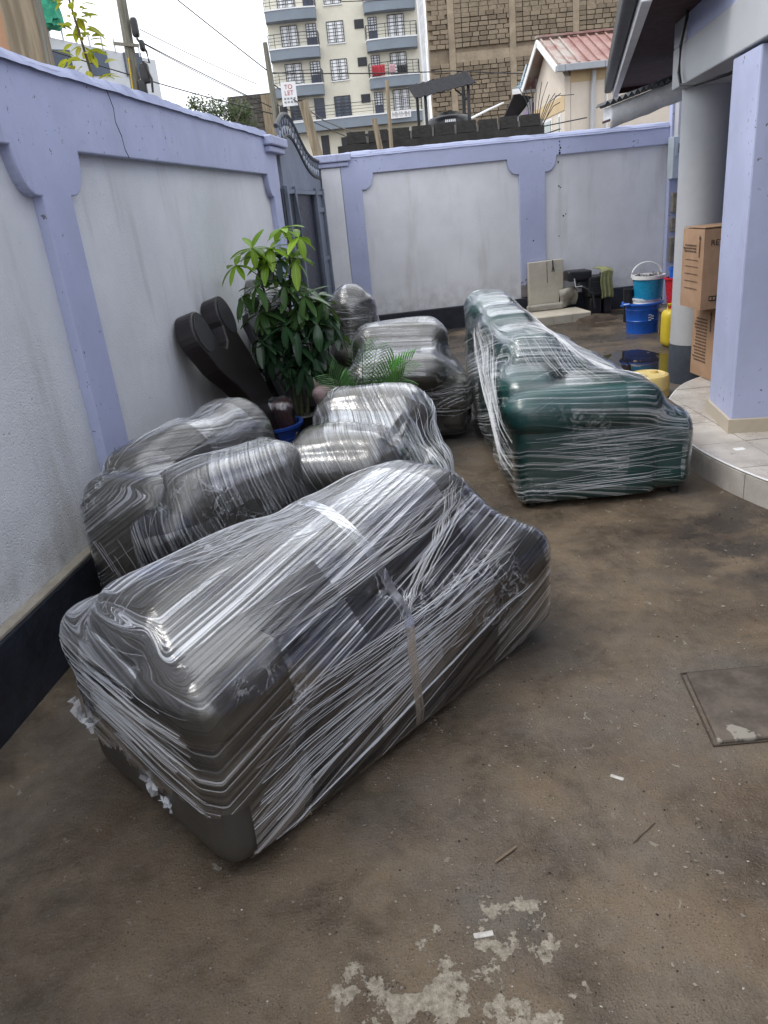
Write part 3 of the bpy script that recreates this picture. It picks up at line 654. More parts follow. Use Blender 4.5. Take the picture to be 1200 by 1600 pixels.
def balcony_door(x0, x1, z0, z1, dark=False):
    d = B(); zm = z0 + (z1 - z0) * 0.42
    d.fbox(FA, x0, x1, 0.01, 0.07, z0, zm)
    for x in (x0 + 0.03, x1 - 0.03, x0 + (x1 - x0) * .3, x0 + (x1 - x0) * .7): d.fbox(FA, x - 0.03, x + 0.03, 0.02, 0.08, zm, z1)
    for k in range(6):
        z = zm + (z1 - zm) * k / 5; d.fbox(FA, x0, x1, 0.025, 0.078, z - 0.022, z + 0.022)
    f = rel(d.obj('door', M_door, ap))
    p = B(); p.fbox(FA, x0 + 0.01, x1 - 0.01, 0.004, 0.015, zm + 0.01, z1 - 0.01); p.obj('pane', M_pane_dk if dark else M_pane, f)
def balcony(x0, x1, zt, proj=1.0, h=0.86, curve=True):
    n = 8; vs = []
    pts = [(x0, 0.0)] + [(x0 + 0.05 + (x1 - x0 - 0.1) * i / n, proj + 0.25 * math.sin(math.pi * i / n)) for i in range(n + 1)] + [(x1, 0.0)]
    b = B(); b.prism([(a, w) for a, w in pts], lambda a, ww, c: FA(a, c, ww), zt - h, zt - 0.1)
    o = rel(b.obj('balcony', M_parapet, ap))
    b = B(); b.prism([(a + (0.04 if a > (x0 + x1) / 2 else -0.04), w + (0.04 if w else 0)) for a, w in pts], lambda a, ww, c: FA(a, c, ww), zt - 0.098, zt); b.obj('slab_edge', M_slabw, o)
    r = B(); rp = [FA(a, w - 0.06 if w else 0.02, 0) for a, w in pts]
    for z in (0.28, 0.52, 0.76, 1.02):
        for p, q in zip(rp[:-1], rp[1:]): r.bar(p + Vector((0, 0, zt + z)), q + Vector((0, 0, zt + z)), 0.05 if z > 1 else 0.03)
    for i, p in enumerate(rp):
        if i % 2 == 0 or i in (1, len(rp) - 2): r.bar(p + Vector((0, 0, zt)), p + Vector((0, 0, zt + 1.02)), 0.045)
    r.obj('railing', M_rail, o)
for k, zf in enumerate((9.1, 11.92, 14.74, 17.56)):
    low = k == 0
    grille_window(-4.6, -3.2, zf + 0.25, zf + 1.75, low)
    balcony_door(-2.45, -1.55, zf + 0.02, zf + 1.75, low)
    grille_window(-0.65, 0.75, zf + 0.2, zf + 1.75, low)
    if True:
        f = B(); f.fbox(FA, 1.72, 2.52, 0.02, 0.08, zf + 1.05, zf + 1.72)
        for i in range(4): f.fbox(FA, 1.80, 2.44, 0.08, 0.10, zf + 1.12 + i * 0.15, zf + 1.2 + i * 0.15)
        rel(f.obj('vent', M_rail, ap))
    balcony_door(2.88, 3.64, zf + 0.05, zf + 1.75)
    grille_window(4.57, 5.95, zf + 0.2, zf + 1.8)
    if low: balcony(-4.5, 7.0, zf)
    else: balcony(-5.75, -1.42, zf); balcony(2.6, 6.98, zf)
for x0, x1, z0, z1 in ((-2.2, -1.5, 5.4, 7.9), (-0.4, 0.9, 5.6, 7.6), (1.7, 2.9, 5.6, 7.7), (3.6, 5.6, 5.4, 7.8)):
    b = B(); b.fbox(FA, x0, x1, 0.004, 0.05, z0, z1); f = rel(b.obj('shop_opening', M_rail, ap))
b = B(); b.bar(FA(7.3, 1.2, 9), FA(7.0, 1.2, 21), 0.12); b.bar(FA(7.8, 1.2, 9), FA(7.5, 1.2, 21), 0.12)
for k in range(12): b.bar(FA(7.25 - 0.02 * k, 1.2, 9.5 + k), FA(7.75 - 0.02 * k, 1.2, 10.2 + k), 0.07)
rel(b.obj('scaffold_ladder', M_slabw, ap))
# washing and banners on it
M_red = plain('red_cloth', (0.35, 0.035, 0.05), 0.9, 0.2, 3); M_wcloth = plain('white_cloth', (0.75, 0.74, 0.75), 0.9, 0.1, 3)
def cloth(name, label, cat, x0, x1, z0, z1, mat, w=1.35, group=None):
    b = B(); n = 14; vs = []
    for i in range(n + 1):
        for j in range(5):
            x = x0 + (x1 - x0) * i / n; vs.append(FA(x, w + 0.05 * math.sin(i * 1.7 + j * .4), z0 + (z1 - z0) * j / 4))
    b.add(vs, [(i * 5 + j, (i + 1) * 5 + j, (i + 1) * 5 + j + 1, i * 5 + j + 1) for i in range(n) for j in range(4)])
    o = b.obj(name, mat, None, True); s_ = o.modifiers.new('s', 'SOLIDIFY'); s_.thickness = 0.02
    return tag(o, label, cat, group)
cloth('laundry', 'red cloth hung over a right hand apartment balcony railing', 'laundry', 2.85, 3.95, 11.95, 12.75, M_red)
cloth('laundry', 'black washing hung beside the red cloth on balcony railing', 'laundry', 5.0, 5.9, 11.95, 12.6, M_rubber)
cloth('laundry', 'pale pink washing between red cloth and black washing', 'laundry', 4.35, 4.85, 12.0, 12.7, plain('pink_cloth', (0.55, 0.35, 0.38), 0.9, 0.2, 3))
bn = thing('banner', 'white shop banner with dark letters on the lowest balcony parapet', 'banner', (5, AY - 1.4, 8.9))
b = B(); b.fbox(FA, 4.1, 5.9, 1.42, 1.44, 8.55, 9.15); rel(b.obj('sheet', M_wcloth, bn))
for x, w in ((4.3, 0.25), (4.65, 0.3), (5.1, 0.32), (5.5, 0.25)):
    b = B(); b.bar(FA(x, 1.45, 8.65), FA(x, 1.45, 9.05), 0.06, 0.01); b.bar(FA(x, 1.45, 9.02), FA(x + w / 2, 1.45, 8.8), 0.05, 0.01); b.bar(FA(x + w / 2, 1.45, 8.8), FA(x + w, 1.45, 9.02), 0.05, 0.01); b.bar(FA(x + w, 1.45, 8.65), FA(x + w, 1.45, 9.05), 0.06, 0.01)
    rel(b.obj('lettering', M_rubber, bn))

# ---- unfinished stone block building ------------------------------------------
M_mortar = plain('mortar', (0.215, 0.17, 0.12), 0.95, 0.25, 3, bump=0.5)
t_ = NT('quarry_stone'); c_ = t_.coord('Object'); r_ = t_.rnd()
oi = t_.n('ShaderNodeObjectInfo'); va = t_.n('ShaderNodeVectorMath'); va.operation = 'ADD'; t_.put(va.inputs[0], c_); t_.put(va.inputs[1], oi.outputs['Location'])
k_ = t_.mix(t_.ramp(r_, 0, 1), (0.20, 0.16, 0.115), (0.32, 0.26, 0.19))
k_ = t_.mix(t_.ramp(t_.noise(va.outputs[0], 7, 5, 0.7), 0.35, 0.7, 0, 0.5), k_, (0.11, 0.09, 0.068))
M_block = t_.done(t_.pbr(k_, 0.95, t_.bump(t_.noise(va.outputs[0], 14, 5, 0.7), 0.7, 0.03), 0, 0.2))
M_tan = plain('tan_concrete', (0.29, 0.235, 0.17), 0.95, 0.25, 2, bump=0.5, bscale=12)
SY = 32.0; FS = FY(SY)
sb = thing('stone_building', 'unfinished building of brown quarry stone blocks with bare concrete frame', 'building', (6.5, SY, 0))
b = B(); b.fbox(FS, 3.42, 13.5, -0.5, -0.05, -0.1, 11.0); rel(b.obj('wall', M_mortar, sb))
for x in (4.14, 6.40, 8.75, 11.2):
    b = B(); b.fbox(FS, x, x + 0.24, -0.04, 0.035, 0, 11.0); rel(b.obj('concrete_column', M_tan, sb))
for z in (6.25, 9.2):
    b = B(); b.fbox(FS, 4.39, 13.4, -0.045, 0.018, z, z + 0.32); rel(b.obj('concrete_beam', M_tan, sb))
blk = B(); blk.box(-0.5, 0.5, -0.5, 0.5, -0.5, 0.5); blk_me = blk.mesh('stone_block')
bm_ = bmesh.new(); bm_.from_mesh(blk_me); bmesh.ops.bevel(bm_, geom=bm_.edges[:], offset=0.06, segments=1, affect='EDGES'); bm_.to_mesh(blk_me); bm_.free()
blk_me.materials.append(M_block)
cands = []
z = 3.6; row = 0
while z < 10.8:
    x = 3.46 + (0.15 if row % 2 else 0.0) - 0.05
    while x < 11.9:
        wd = 0.305 + RNG.uniform(-0.06, 0.07)
        x1 = x + wd
        bad = False
        for c in (4.14, 6.40, 8.75, 11.2):
            if x < c < x1: x1 = c - 0.004; bad = x1 - x < 0.08
            elif x < c + 0.24 and x1 > c: x = c + 0.246; x1 = max(x1, x + 0.25)
        if not bad and not any(z + 0.15 > q and z < q + 0.32 for q in (6.25, 9.2)):
            cands.append((x, x1, z))
        x = x1 + 0.014
    z += 0.156; row += 1
inview = [c for c in cands if c[2] < 8.45 and c[0] < 10.2 and c[2] > 4.35 and not (c[0] > 7.9 and c[2] < 6.3)]
rest = [c for c in cands if c not in inview] + inview[298:]
for x0, x1, z in inview[:298]:
    o = inst('block', blk_me, sb, ((x0 + x1) / 2, SY + 0.035 - RNG.uniform(0, 0.025), z + 0.075), (0, RNG.uniform(-.012, .012), 0), (x1 - x0 - 0.012, 0.16, 0.140 + RNG.uniform(-0.012, 0.006))); rel(o)
b = B()
for x0, x1, z in rest: b.fbox(FS, x0 + .006, x1 - .006, -0.1, 0.03 + RNG.uniform(-0.02, 0.01), z, z + 0.142)
o = rel(b.obj('block_courses', M_block, sb)); o['kind'] = 'stuff'

# ---- cream house with red iron roof ------------------------------------------
M_chouse = plain('cream_house_paint', (0.62, 0.55, 0.47), 0.8, 0.08, 1.2, bump=0.1)
M_cband = plain('tan_band_paint', (0.55, 0.42, 0.25), 0.8, 0.1, 2)
t_ = NT('faded_red_iron'); c_ = t_.coord('Object')
k_ = t_.mix(t_.ramp(t_.noise(c_, 1.6, 6, 0.7), 0.42, 0.58), (0.25, 0.13, 0.115), (0.31, 0.19, 0.17))
gx = t_.ramp(t_.sep(c_)[0], 5.75, 5.5)
k_ = t_.mix(t_.math('MULTIPLY', t_.math('MULTIPLY', gx, t_.ramp(t_.noise(c_, 3, 6, 0.7), 0.35, 0.6)), 0.9), k_, (0.36, 0.34, 0.31))
M_redroof = t_.done(t_.pbr(k_, 0.6, t_.bump(t_.noise(c_, 12, 4), 0.2, 0.01), 0.1, 0.4))
CY = 20.0
ch = thing('cream_house', 'small cream house with faded red iron roof and grey gutter', 'house', (5.9, CY, 0))
b = B(); b.box(5.43, 8.8, CY, CY + 3.2, -0.1, 4.0); rel(b.obj('wall', M_chouse, ch))
gx0 = 5.42     # gable on the left side
b = B(); b.prism([(CY, -0.1), (CY, 4.0), (CY + 1.6, 5.0), (CY + 3.2, 4.0), (CY + 3.2, -0.1)], lambda a, w, c: Vector((gx0 - w, a, c)), 0.0, 0.14); rel(b.obj('gable_wall', M_chouse, ch))
b = B(); b.box(5.425, 7.2, CY - 0.012, CY - 0.001, 3.86, 4.10); b.box(5.265, 5.279, CY, CY + 3.2, 3.3, 3.62); rel(b.obj('painted_band', M_cband, ch))
rd = B(); ridge = (CY + 1.6, 5.06); eav = (CY - 0.32, 4.20)
rd.add([(5.02, eav[0], eav[1]), (8.9, eav[0], eav[1]), (8.9, ridge[0], ridge[1]), (5.02, ridge[0], ridge[1]), (5.02, CY + 3.5, 4.2), (8.9, CY + 3.5, 4.2)], [(0, 1, 2, 3), (3, 2, 5, 4)])
rf = rel(rd.obj('roof', M_redroof, ch)); s_ = rf.modifiers.new('s', 'SOLIDIFY'); s_.thickness = 0.03
for i in range(17):
    x = 5.08 + i * 0.23; b = B(); b.bar((x, eav[0], eav[1] + 0.02), (x, ridge[0], ridge[1] + 0.02), 0.035, 0.05); o = b.obj('rib', M_redroof, rf)
b = B(); b.box(4.98, 8.9, ridge[0] - 0.09, ridge[0] + 0.09, ridge[1] + 0.03, ridge[1] + 0.075); b.obj('ridge_cap', M_redroof, rf)
b = B(); b.bar((5.0, eav[0], eav[1] - 0.07), (5.0, ridge[0], ridge[1] - 0.07), 0.03, 0.15); b.bar((5.0, ridge[0], ridge[1] - 0.07), (5.0, CY + 3.5, 4.13), 0.03, 0.15); b.obj('bargeboard', M_slabw, rf)
M_gut = plain('grey_gutter', (0.30, 0.32, 0.35), 0.45, 0.1, 3)
for x0, x1 in ((5.0, 5.18), (5.185, 6.1), (6.105, 6.55)):
    b = B(); b.box(x0, x1, eav[0] - 0.13, eav[0] - 0.01, eav[1] - 0.14, eav[1] + 0.0); rel(b.obj('gutter', M_gut, ch, bevel=0.01))
b = B(); b.tube([(5.95, CY - 0.1, 4.06), (5.95, CY - 0.09, 3.9), (5.93, CY - 0.07, 3.7), (5.93, CY - 0.07, 0)], 0.055, 8); rel(b.obj('downpipe', M_houseg, ch, True))
b = B(); b.tube([(6.28, CY - 0.05, 4.0), (6.28, CY - 0.05, 0)], 0.02, 6); rel(b.obj('pipe', M_slabw, ch))
b = B(); b.box(5.262, 5.28, CY + 0.35, CY + 0.55, 2.6, 3.25); b.box(5.262, 5.28, CY + 1.2, CY + 2.4, 2.2, 3.25); wf = rel(b.obj('window', M_slabw, ch))
b = B(); b.box(5.250, 5.2615, CY + 0.40, CY + 0.50, 2.65, 3.2); b.box(5.250, 5.2615, CY + 1.28, CY + 2.32, 2.25, 3.2); b.obj('pane', plain('green_glass', (0.10, 0.16, 0.13), 0.1, 0.2), wf)

# ---- small house with blue grey roof -------------------------------------------
M_purple = plain('purple_wall', (0.24, 0.17, 0.32), 0.8, 0.1, 1.5)
M_bluetile = plain('blue_grey_tiles', (0.23, 0.31, 0.36), 0.4, 0.25, 3, metal=0.2)
HY = 24.0
bh = thing('blue_roof_house', 'little purple house with blue grey tile sheet roof before stone building', 'house', (5.5, HY, 0))
b = B(); b.box(5.3, 7.2, HY, HY + 3.0, -0.1, 3.95); rel(b.obj('wall', M_purple, bh))
b = B(); b.add([(4.80, HY - 0.5, 4.22), (6.3, HY - 0.5, 4.30), (6.3, HY + 1.2, 5.15), (5.75, HY + 1.2, 5.05)], [(0, 1, 2, 3)])
rf = rel(b.obj('roof', M_bluetile, bh)); s_ = rf.modifiers.new('s', 'SOLIDIFY'); s_.thickness = 0.04
for i in range(6):
    t = i / 6; b = B(); b.bar((4.80 + .95 * t, HY - 0.5 + 1.7 * t, 4.26 + .83 * t), (6.3, HY - 0.5 + 1.7 * t, 4.33 + 0.85 * t), 0.03, 0.05); b.obj('tile_course', M_bluetile, rf)
for i in range(5):
    x = 4.95 + i * 0.28; b = B(); b.bar((x, HY - 0.5, 4.25), (x + 0.5, HY + 0.9, 4.98), 0.03, 0.04); b.obj('tile_rib', M_bluetile, rf)
b = B(); b.bar((4.74, HY - 0.52, 4.17), (6.3, HY - 0.52, 4.22), 0.05, 0.13); rel(b.obj('fascia', M_slabw, bh))
b = B(); b.add([(4.80, HY - 0.5, 4.12), (4.55, HY - 0.2, 3.6), (5.1, HY + 0.1, 3.6), (5.35, HY - 0.1, 4.05)], [(0, 1, 2, 3)]); o = rel(b.obj('awning', M_dark_metal, bh)); s_ = o.modifiers.new('s', 'SOLIDIFY'); s_.thickness = 0.03
b = B(); b.bar((5.34, HY - 0.02, 2.6), (5.34, HY - 0.02, 4.0), 0.08); b.bar((5.3, HY - 0.02, 3.95), (6.2, HY - 0.02, 4.02), 0.1); b.bar((5.34, HY - .02, 3.9), (4.95, HY - .02, 3.5), 0.07); rel(b.obj('porch_frame', M_slabw, bh))
b = B(); b.tube([(2.4, 17.5, 3.02), (3.35, 19.5, 3.42), (4.0, 21, 3.68)], 0.025, 6); tag(b.obj('pipe', M_slabw, None), 'thin white pole slanting from black shelter to blue roofed house', 'pole')

# ---- dark neighbour wall with loose blocks along its top -----------------------
M_dkstone = plain('soot_black_stone', (0.028, 0.026, 0.025), 0.95, 0.5, 4, bump=0.9, bscale=14)
DY = 14.0; FD = FY(DY)
dw = thing('stone_wall', 'soot dark stone wall behind lilac wall, row of blocks on top', 'wall', (1.6, DY, 0))
b = B(); n = 40; vs = []
for i in range(n + 1):
    x = -0.15 + 3.5 * i / n
    for w in (0.0, -0.22):
        vs += [FD(x, w, -0.1), FD(x, w, 2.60 + 0.02 * noise.noise(Vector((x * 4, w, 0))))]
fs = []
for i in range(n): 
    o_ = 4 * i; fs += [(o_, o_ + 4, o_ + 5, o_ + 1), (o_ + 2, o_ + 3, o_ + 7, o_ + 6), (o_ + 1, o_ + 5, o_ + 7, o_ + 3)]
fs += [(0, 1, 3, 2), (4 * n, 4 * n + 2, 4 * n + 3, 4 * n + 1)]
b.add(vs, fs); rel(b.obj('wall_face', M_dkstone, dw))
tb = B(); tb.box(-0.5, 0.5, -0.5, 0.5, -0.5, 0.5); tb_me = tb.mesh('coping_block'); tb_me.materials.append(M_dkstone)
x = 0.02
while x < 3.2:
    wd = 0.31 + RNG.uniform(-0.02, 0.03)
    rel(inst('block', tb_me, dw, (x + wd / 2, DY + 0.11, 2.69 + RNG.uniform(-0.005, 0.01)), (0, RNG.uniform(-.02, .02), 0), (wd, 0.2, 0.175)))
    b = B(); b.fbox(FD, x + wd + 0.008, x + wd + 0.045, -0.18, -0.03, 2.6, 2.72 + RNG.uniform(-0.03, 0.04)); rel(b.obj('mortar', plain('dark_mortar', (0.15, 0.14, 0.13), 0.9) if 'dark_mortar' not in bpy.data.materials else bpy.data.materials['dark_mortar'], dw))
    x += wd + 0.055
for i in range(11):   # starter bars splaying from the end
    a = -0.35 + i * 0.13; l = 0.55 + RNG.uniform(0, 0.3)
    b = B(); b.tube([(3.15 + i * 0.02, DY + 0.1, 2.6), (3.17 + i * 0.02 + 0.25 * math.sin(a), DY + .1, 2.6 + l * 0.5), (3.16 + i * 0.02 + 0.75 * l * math.sin(a), DY + 0.1, 2.62 + l * math.cos(a) * 0.8)], 0.007, 5); rel(b.obj('rebar', M_dark_metal, dw))
for z_, l in ((2.63, 0.75), (2.50, 0.3)):
    b = B(); b.tube([(3.3, DY + .1, z_ - .05), (3.35 + l, DY + .1, z_ + 0.02)], 0.010, 5); rel(b.obj('rebar', M_dark_metal, dw))

# ---- water tank under a black shelter ------------------------------------------
M_shel = plain('black_sheet', (0.014, 0.014, 0.017), 0.75, 0.3, 6, spec=0.15)
sh = thing('shelter', 'black corrugated lean-to roof on thin posts over the water tank', 'shelter', (1.95, 16.4, 0))
b = B(); n = 26; vs = []
for i in range(n + 1):
    x = 1.30 + 1.17 * i / n; z = 3.64 + 0.16 * i / n + 0.012 * math.sin(i * math.pi / 1.5)
    vs += [(x + 0.06, 15.8, z - 0.25), (x, 16.6, z + 0.06)]
b.add(vs, [(2 * i, 2 * i + 2, 2 * i + 3, 2 * i + 1) for i in range(n)]); o = rel(b.obj('roof_sheet', M_shel, sh)); s_ = o.modifiers.new('s', 'SOLIDIFY'); s_.thickness = 0.012
for x, y, zt in ((1.58, 16.05, 3.5), (1.50, 16.9, 3.7), (2.40, 16.05, 3.6), (2.42, 16.9, 3.8)):
    b = B(); b.bar((x, y, 0), (x, y, zt), 0.055); rel(b.obj('post', M_dark_metal, sh))
b = B(); b.bar((2.40, 16.05, 3.3), (2.15, 16.05, 3.5), 0.03); rel(b.obj('brace', M_dark_metal, sh))
tk = thing('water_tank', 'black plastic water tank beneath the black shelter roof', 'water tank', (2.05, 16.5, 0))
b = B(); b.lathe([(0.44, 2.0), (0.46, 2.05), (0.46, 2.95), (0.44, 3.03), (0.36, 3.09), (0.20, 3.12), (0.19, 3.17), (0.0, 3.18)], (2.06, 16.5, 0), 32, cap1=False); rel(b.obj('tank_body', M_black, tk, True))
b = B(); b.lathe([(0.5, 1.9), (0.5, 1.99)], (2.06, 16.5, 0), 24); b.box(1.7, 1.8, 16.4, 16.6, 0, 1.9); b.box(2.3, 2.4, 16.4, 16.6, 0, 1.9); rel(b.obj('stand', M_dkstone, tk))
b = B()
for i in range(6): b.box(1.93 + i * 0.035, 1.955 + i * 0.035, 16.030, 16.036, 2.99 - 0.03, 2.99 + 0.015)
rel(b.obj('lettering', M_slabw, tk))

# ---- utility poles, posts, wires --------------------------------------------------
def wood(name, col): 
    t = NT(name); c = t.coord('Object'); k = t.mix(t.ramp(t.noise(t.map(c, (14, 14, 0.8)), 2, 5, 0.6), 0.35, 0.7), tuple(x * .55 for x in col), col)
    return t.done(t.pbr(k, 0.85, t.bump(t.noise(t.map(c, (20, 20, 1)), 3, 4), 0.4, 0.01), 0, 0.2))
M_pole = wood('grey_weathered_wood', (0.24, 0.23, 0.19)); M_post = wood('brown_weathered_wood', (0.33, 0.27, 0.19))
p1 = thing('utility_pole', 'grey utility pole with dark transformer boxes above left wall', 'utility pole', (-5.2, 22, 0))
b = B(); b.tube([(-5.22, 22, 0), (-5.2, 22, 4.9), (-5.1, 22, 8.5)], [0.16, 0.13, 0.11], 10); rel(b.obj('shaft', M_pole, p1, True))
for x, z, w, h in ((-4.92, 6.25, 0.16, 0.42), (-4.82, 5.85, 0.12, 0.25), (-4.88, 5.25, 0.22, 0.45), (-5.0, 4.95, 0.2, 0.35)):
    b = B(); b.rbox(x - w / 2, x + w / 2, 21.8, 22.0, z - h / 2, z + h / 2, 0.05, 5); rel(b.obj('switch_box', M_black, p1, True))
b = B(); b.tube([(-4.9, 21.8, 6.0), (-4.72, 21.8, 5.7), (-4.7, 21.8, 5.45), (-4.85, 21.8, 5.5), (-4.72, 21.8, 5.1), (-4.75, 21.8, 4.8)], 0.03, 6); rel(b.obj('cable_loop', M_rubber, p1))
b = B(); b.bar((-5.5, 21.85, 5.95), (-4.9, 21.85, 5.85), 0.07); rel(b.obj('crossarm', M_pole, p1))
b = B(); b.bar((-5.25, 21.82, 4.7), (-5.2, 21.82, 5.6), 0.07, 0.02); rel(b.obj('yellow_tag', plain('yellow_tag_paint', (0.6, 0.42, 0.03), 0.6), p1))
p2 = thing('utility_pole', 'slim grey utility pole in front of the apartment block', 'utility pole', (-1.75, 22, 0))
b = B(); b.tube([(-1.70, 22, 0), (-1.73, 22, 3.7), (-1.78, 22, 5.67)], [0.11, 0.095, 0.06], 10); rel(b.obj('shaft', M_pole, p2, True))
b = B(); b.rbox(-1.62, -1.42, 21.8, 22.0, 3.75, 4.25, 0.06, 6, lump=0.03); rel(b.obj('junction_box', M_black, p2, True))
b = B(); b.bar((-1.72, 21.88, 3.98), (-1.50, 21.88, 3.88), 0.05); rel(b.obj('crossarm', M_rubber, p2))
for (x0, z0, x1, z1, Y, r, lab) in ((-0.55, 3.07, -0.36, 2.0, 12, 0.072, 'stout brown timber post leaning behind the gate scrollwork'), (0.43, 2.76, 0.53, 2.0, 12, 0.042, 'thin timber post leaning against soot dark stone wall'), (0.69, 3.3, 0.67, 2.0, 12.6, 0.03, 'tallest thin pole standing before the dark stone wall')):
    b = B(); xb = x0 + (x1 - x0) * (z0 / (z0 - z1)); b.tube([(xb, Y, 0), (x1, Y, z1), (x0, Y, z0)], [r, r, r * 0.92], 8); tag(b.obj('timber_post', M_post, None, True), lab, 'post')
tl = thing('rental_sign', 'white TO LET sign with red letters hung by slim utility pole', 'sign', (-1.3, 21.6, 4.2))
b = B(); b.box(-1.50, -1.12, 21.58, 21.60, 4.16, 4.70); rel(b.obj('board', M_slabw, tl))
M_redink = plain('red_ink', (0.45, 0.03, 0.04), 0.6); M_greyink = plain('grey_ink', (0.25, 0.25, 0.27), 0.6)
RX = Matrix.Rotation(rad(90), 4, 'X')
for s_, z, sz in (('TO', 4.54, 0.145), ('LET', 4.405, 0.145)):
    o = text_mesh(s_, sz, M_redink, tl, Matrix.Translation((-1.31, 21.576, z)) @ RX, align='CENTER'); rel(o)
for k in range(2):
    for i in range(4):
        b = B(); b.box(-1.45 + i * 0.08, -1.40 + i * 0.08, 21.572, 21.579, 4.23 + k * 0.08, 4.27 + k * 0.08); rel(b.obj('print_mark', M_greyink, tl))
def wire(pts, r, label):
    out = []
    for (p, q) in zip(pts[:-1], pts[1:]):
        p, q = Vector(p), Vector(q)
        for i in range(12):
            t = i / 12; v = p.lerp(q, t); v.z -= 0.05 * (p - q).length * 0.35 * 4 * t * (1 - t) * 0.4; out.append(v)
    out.append(Vector(pts[-1])); b = B(); b.tube(out, r, 4, False); tag(b.obj('power_line', M_rubber, None), label, 'power line', 'overhead power lines')
wire([(-6.0, 20, 8.6), (-1.75, 22, 5.0), (3.2, 24, 4.9), (9, 26, 4.6)], 0.014, 'overhead cable crossing the apartment front and stone building')
wire([(-4.0, 20, 7.9), (0.3, 24, 6.8), (9, 26, 7.0)], 0.012, 'highest overhead cable sagging across the sky and apartment block')
wire([(-4.85, 21.9, 5.95), (-1.78, 22, 4.2)], 0.012, 'cable from transformer pole running down to slim pole')
wire([(-4.8, 21.9, 6.2), (-2.6, 27, 5.5)], 0.011, 'upper cable of the pale bundle leaving transformer pole')
wire([(-4.8, 21.9, 5.9), (-2.8, 27, 5.1)], 0.011, 'lower cable of the pale bundle leaving transformer pole')
wire([(-9, 20, 6.6), (-5.1, 22, 5.2), (-1.75, 22, 4.05)], 0.014, 'thick cable passing low behind the sapling to both poles')
wire([(-1.72, 22, 4.75), (-0.5, 21, 3.7), (0.9, 19, 2.9)], 0.016, 'black service cable dropping from slim pole past the rental sign')
wire([(-1.72, 22, 4.3), (0.2, 21, 3.2), (2.2, 20, 3.0)], 0.012, 'service cable crossing the lowest apartment balcony')

# ---- things above the left wall ---------------------------------------------------
lp = thing('timber_stack', 'weathered timber post against orange wall above left wall corner', 'timber post', (-1.75, 5, 0))
b = B(); b.add([(-1.86, 5.0, 2.0), (-1.66, 5.0, 2.0), (-1.655, 5.0, 3.4), (-1.84, 5.0, 3.4), (-1.86, 5.15, 2.0), (-1.66, 5.15, 2.0), (-1.655, 5.15, 3.4), (-1.84, 5.15, 3.4)], [(0, 1, 2, 3), (5, 4, 7, 6), (1, 5, 6, 2), (4, 0, 3, 7), (3, 2, 6, 7)]); rel(b.obj('post', M_post, lp, bevel=0.01))
b = B(); b.bar((-1.672, 4.985, 2.0), (-1.600, 4.985, 3.4), 0.02, 0.02); rel(b.obj('batten', M_pole, lp))
b = B(); b.tube([(-1.9, 4.98, 2.4), (-1.93, 4.98, 2.9), (-1.99, 4.98, 3.4)], 0.010, 5); rel(b.obj('wire', M_rubber, lp))
ow = B(); ow.box(-3.4, -1.9, 5.3, 5.5, -0.1, 3.6); tag(ow.obj('orange_wall', plain('orange_render', (0.46, 0.27, 0.17), 0.9, 0.15, 3), None), 'orange rendered wall behind the weathered timber post', 'wall')
M_leftapt = plain('grey_white_render', (0.55, 0.57, 0.60), 0.8, 0.1, 0.5)
la = thing('apartment_building', 'pale grey flats with green roof netting far beyond left wall', 'building', (-12, 45, 0))
b = B(); b.add([(-14.9, 43, 0), (-9.8, 47, 0), (-9.8, 47, 10.0), (-14.9, 43, 11.0), (-19, 48, 0), (-19, 48, 11.0)], [(0, 1, 2, 3), (4, 0, 3, 5)]); o = rel(b.obj('wall', M_leftapt, la)); s_ = o.modifiers.new('s', 'SOLIDIFY'); s_.thickness = 0.3
ud = (Vector((-9.8, 47, 0)) - Vector((-14.9, 43, 0))).normalized(); FLA = frame((-14.9, 43, 0), ud, Vector((ud.y, -ud.x, 0)))
for i in range(3):
    for j in range(2):
        b = B(); b.fbox(FLA, 0.9 + i * 1.9, 1.9 + i * 1.9, 0.01, 0.08, 6.6 + j * 2.6, 7.7 + j * 2.6); f = rel(b.obj('window', M_pane_dk, la))
for k in range(9): 
    b = B(); b.bar(FLA(0.4 + k * 0.65, 0.1, 10.9 - k * 0.1), FLA(0.4 + k * 0.65, 0.1, 11.5 - k * 0.1), 0.07); rel(b.obj('parapet_post', M_leftapt, la))
b = B(); b.rbox(-14.45, -13.3, 43.0, 44.2, 11.1, 12.5, 0.3, 6, lump=0.25); rel(b.obj('netting', plain('green_netting', (0.03, 0.28, 0.17), 0.8, 0.3, 4), la, True))
gh = thing('timber_house', 'dark weatherboarded house behind slim utility pole', 'house', (-4.2, 40, 0))
b = B(); b.box(-5.3, -3.2, 40, 43, -0.1, 6.95); rel(b.obj('wall', M_pole, gh))
M_dkwood = wood('dark_weatherboard', (0.12, 0.11, 0.10))
for k in range(11):
    b = B(); b.box(-5.32, -3.18, 39.95 - 0.02 * (k % 2), 39.998, 4.8 + k * 0.2, 4.97 + k * 0.2); rel(b.obj('board', M_dkwood, gh))
b = B(); b.box(-3.75, -3.2, 39.85, 39.92, 4.8, 6.9); rel(b.obj('tan_panel', M_post, gh))

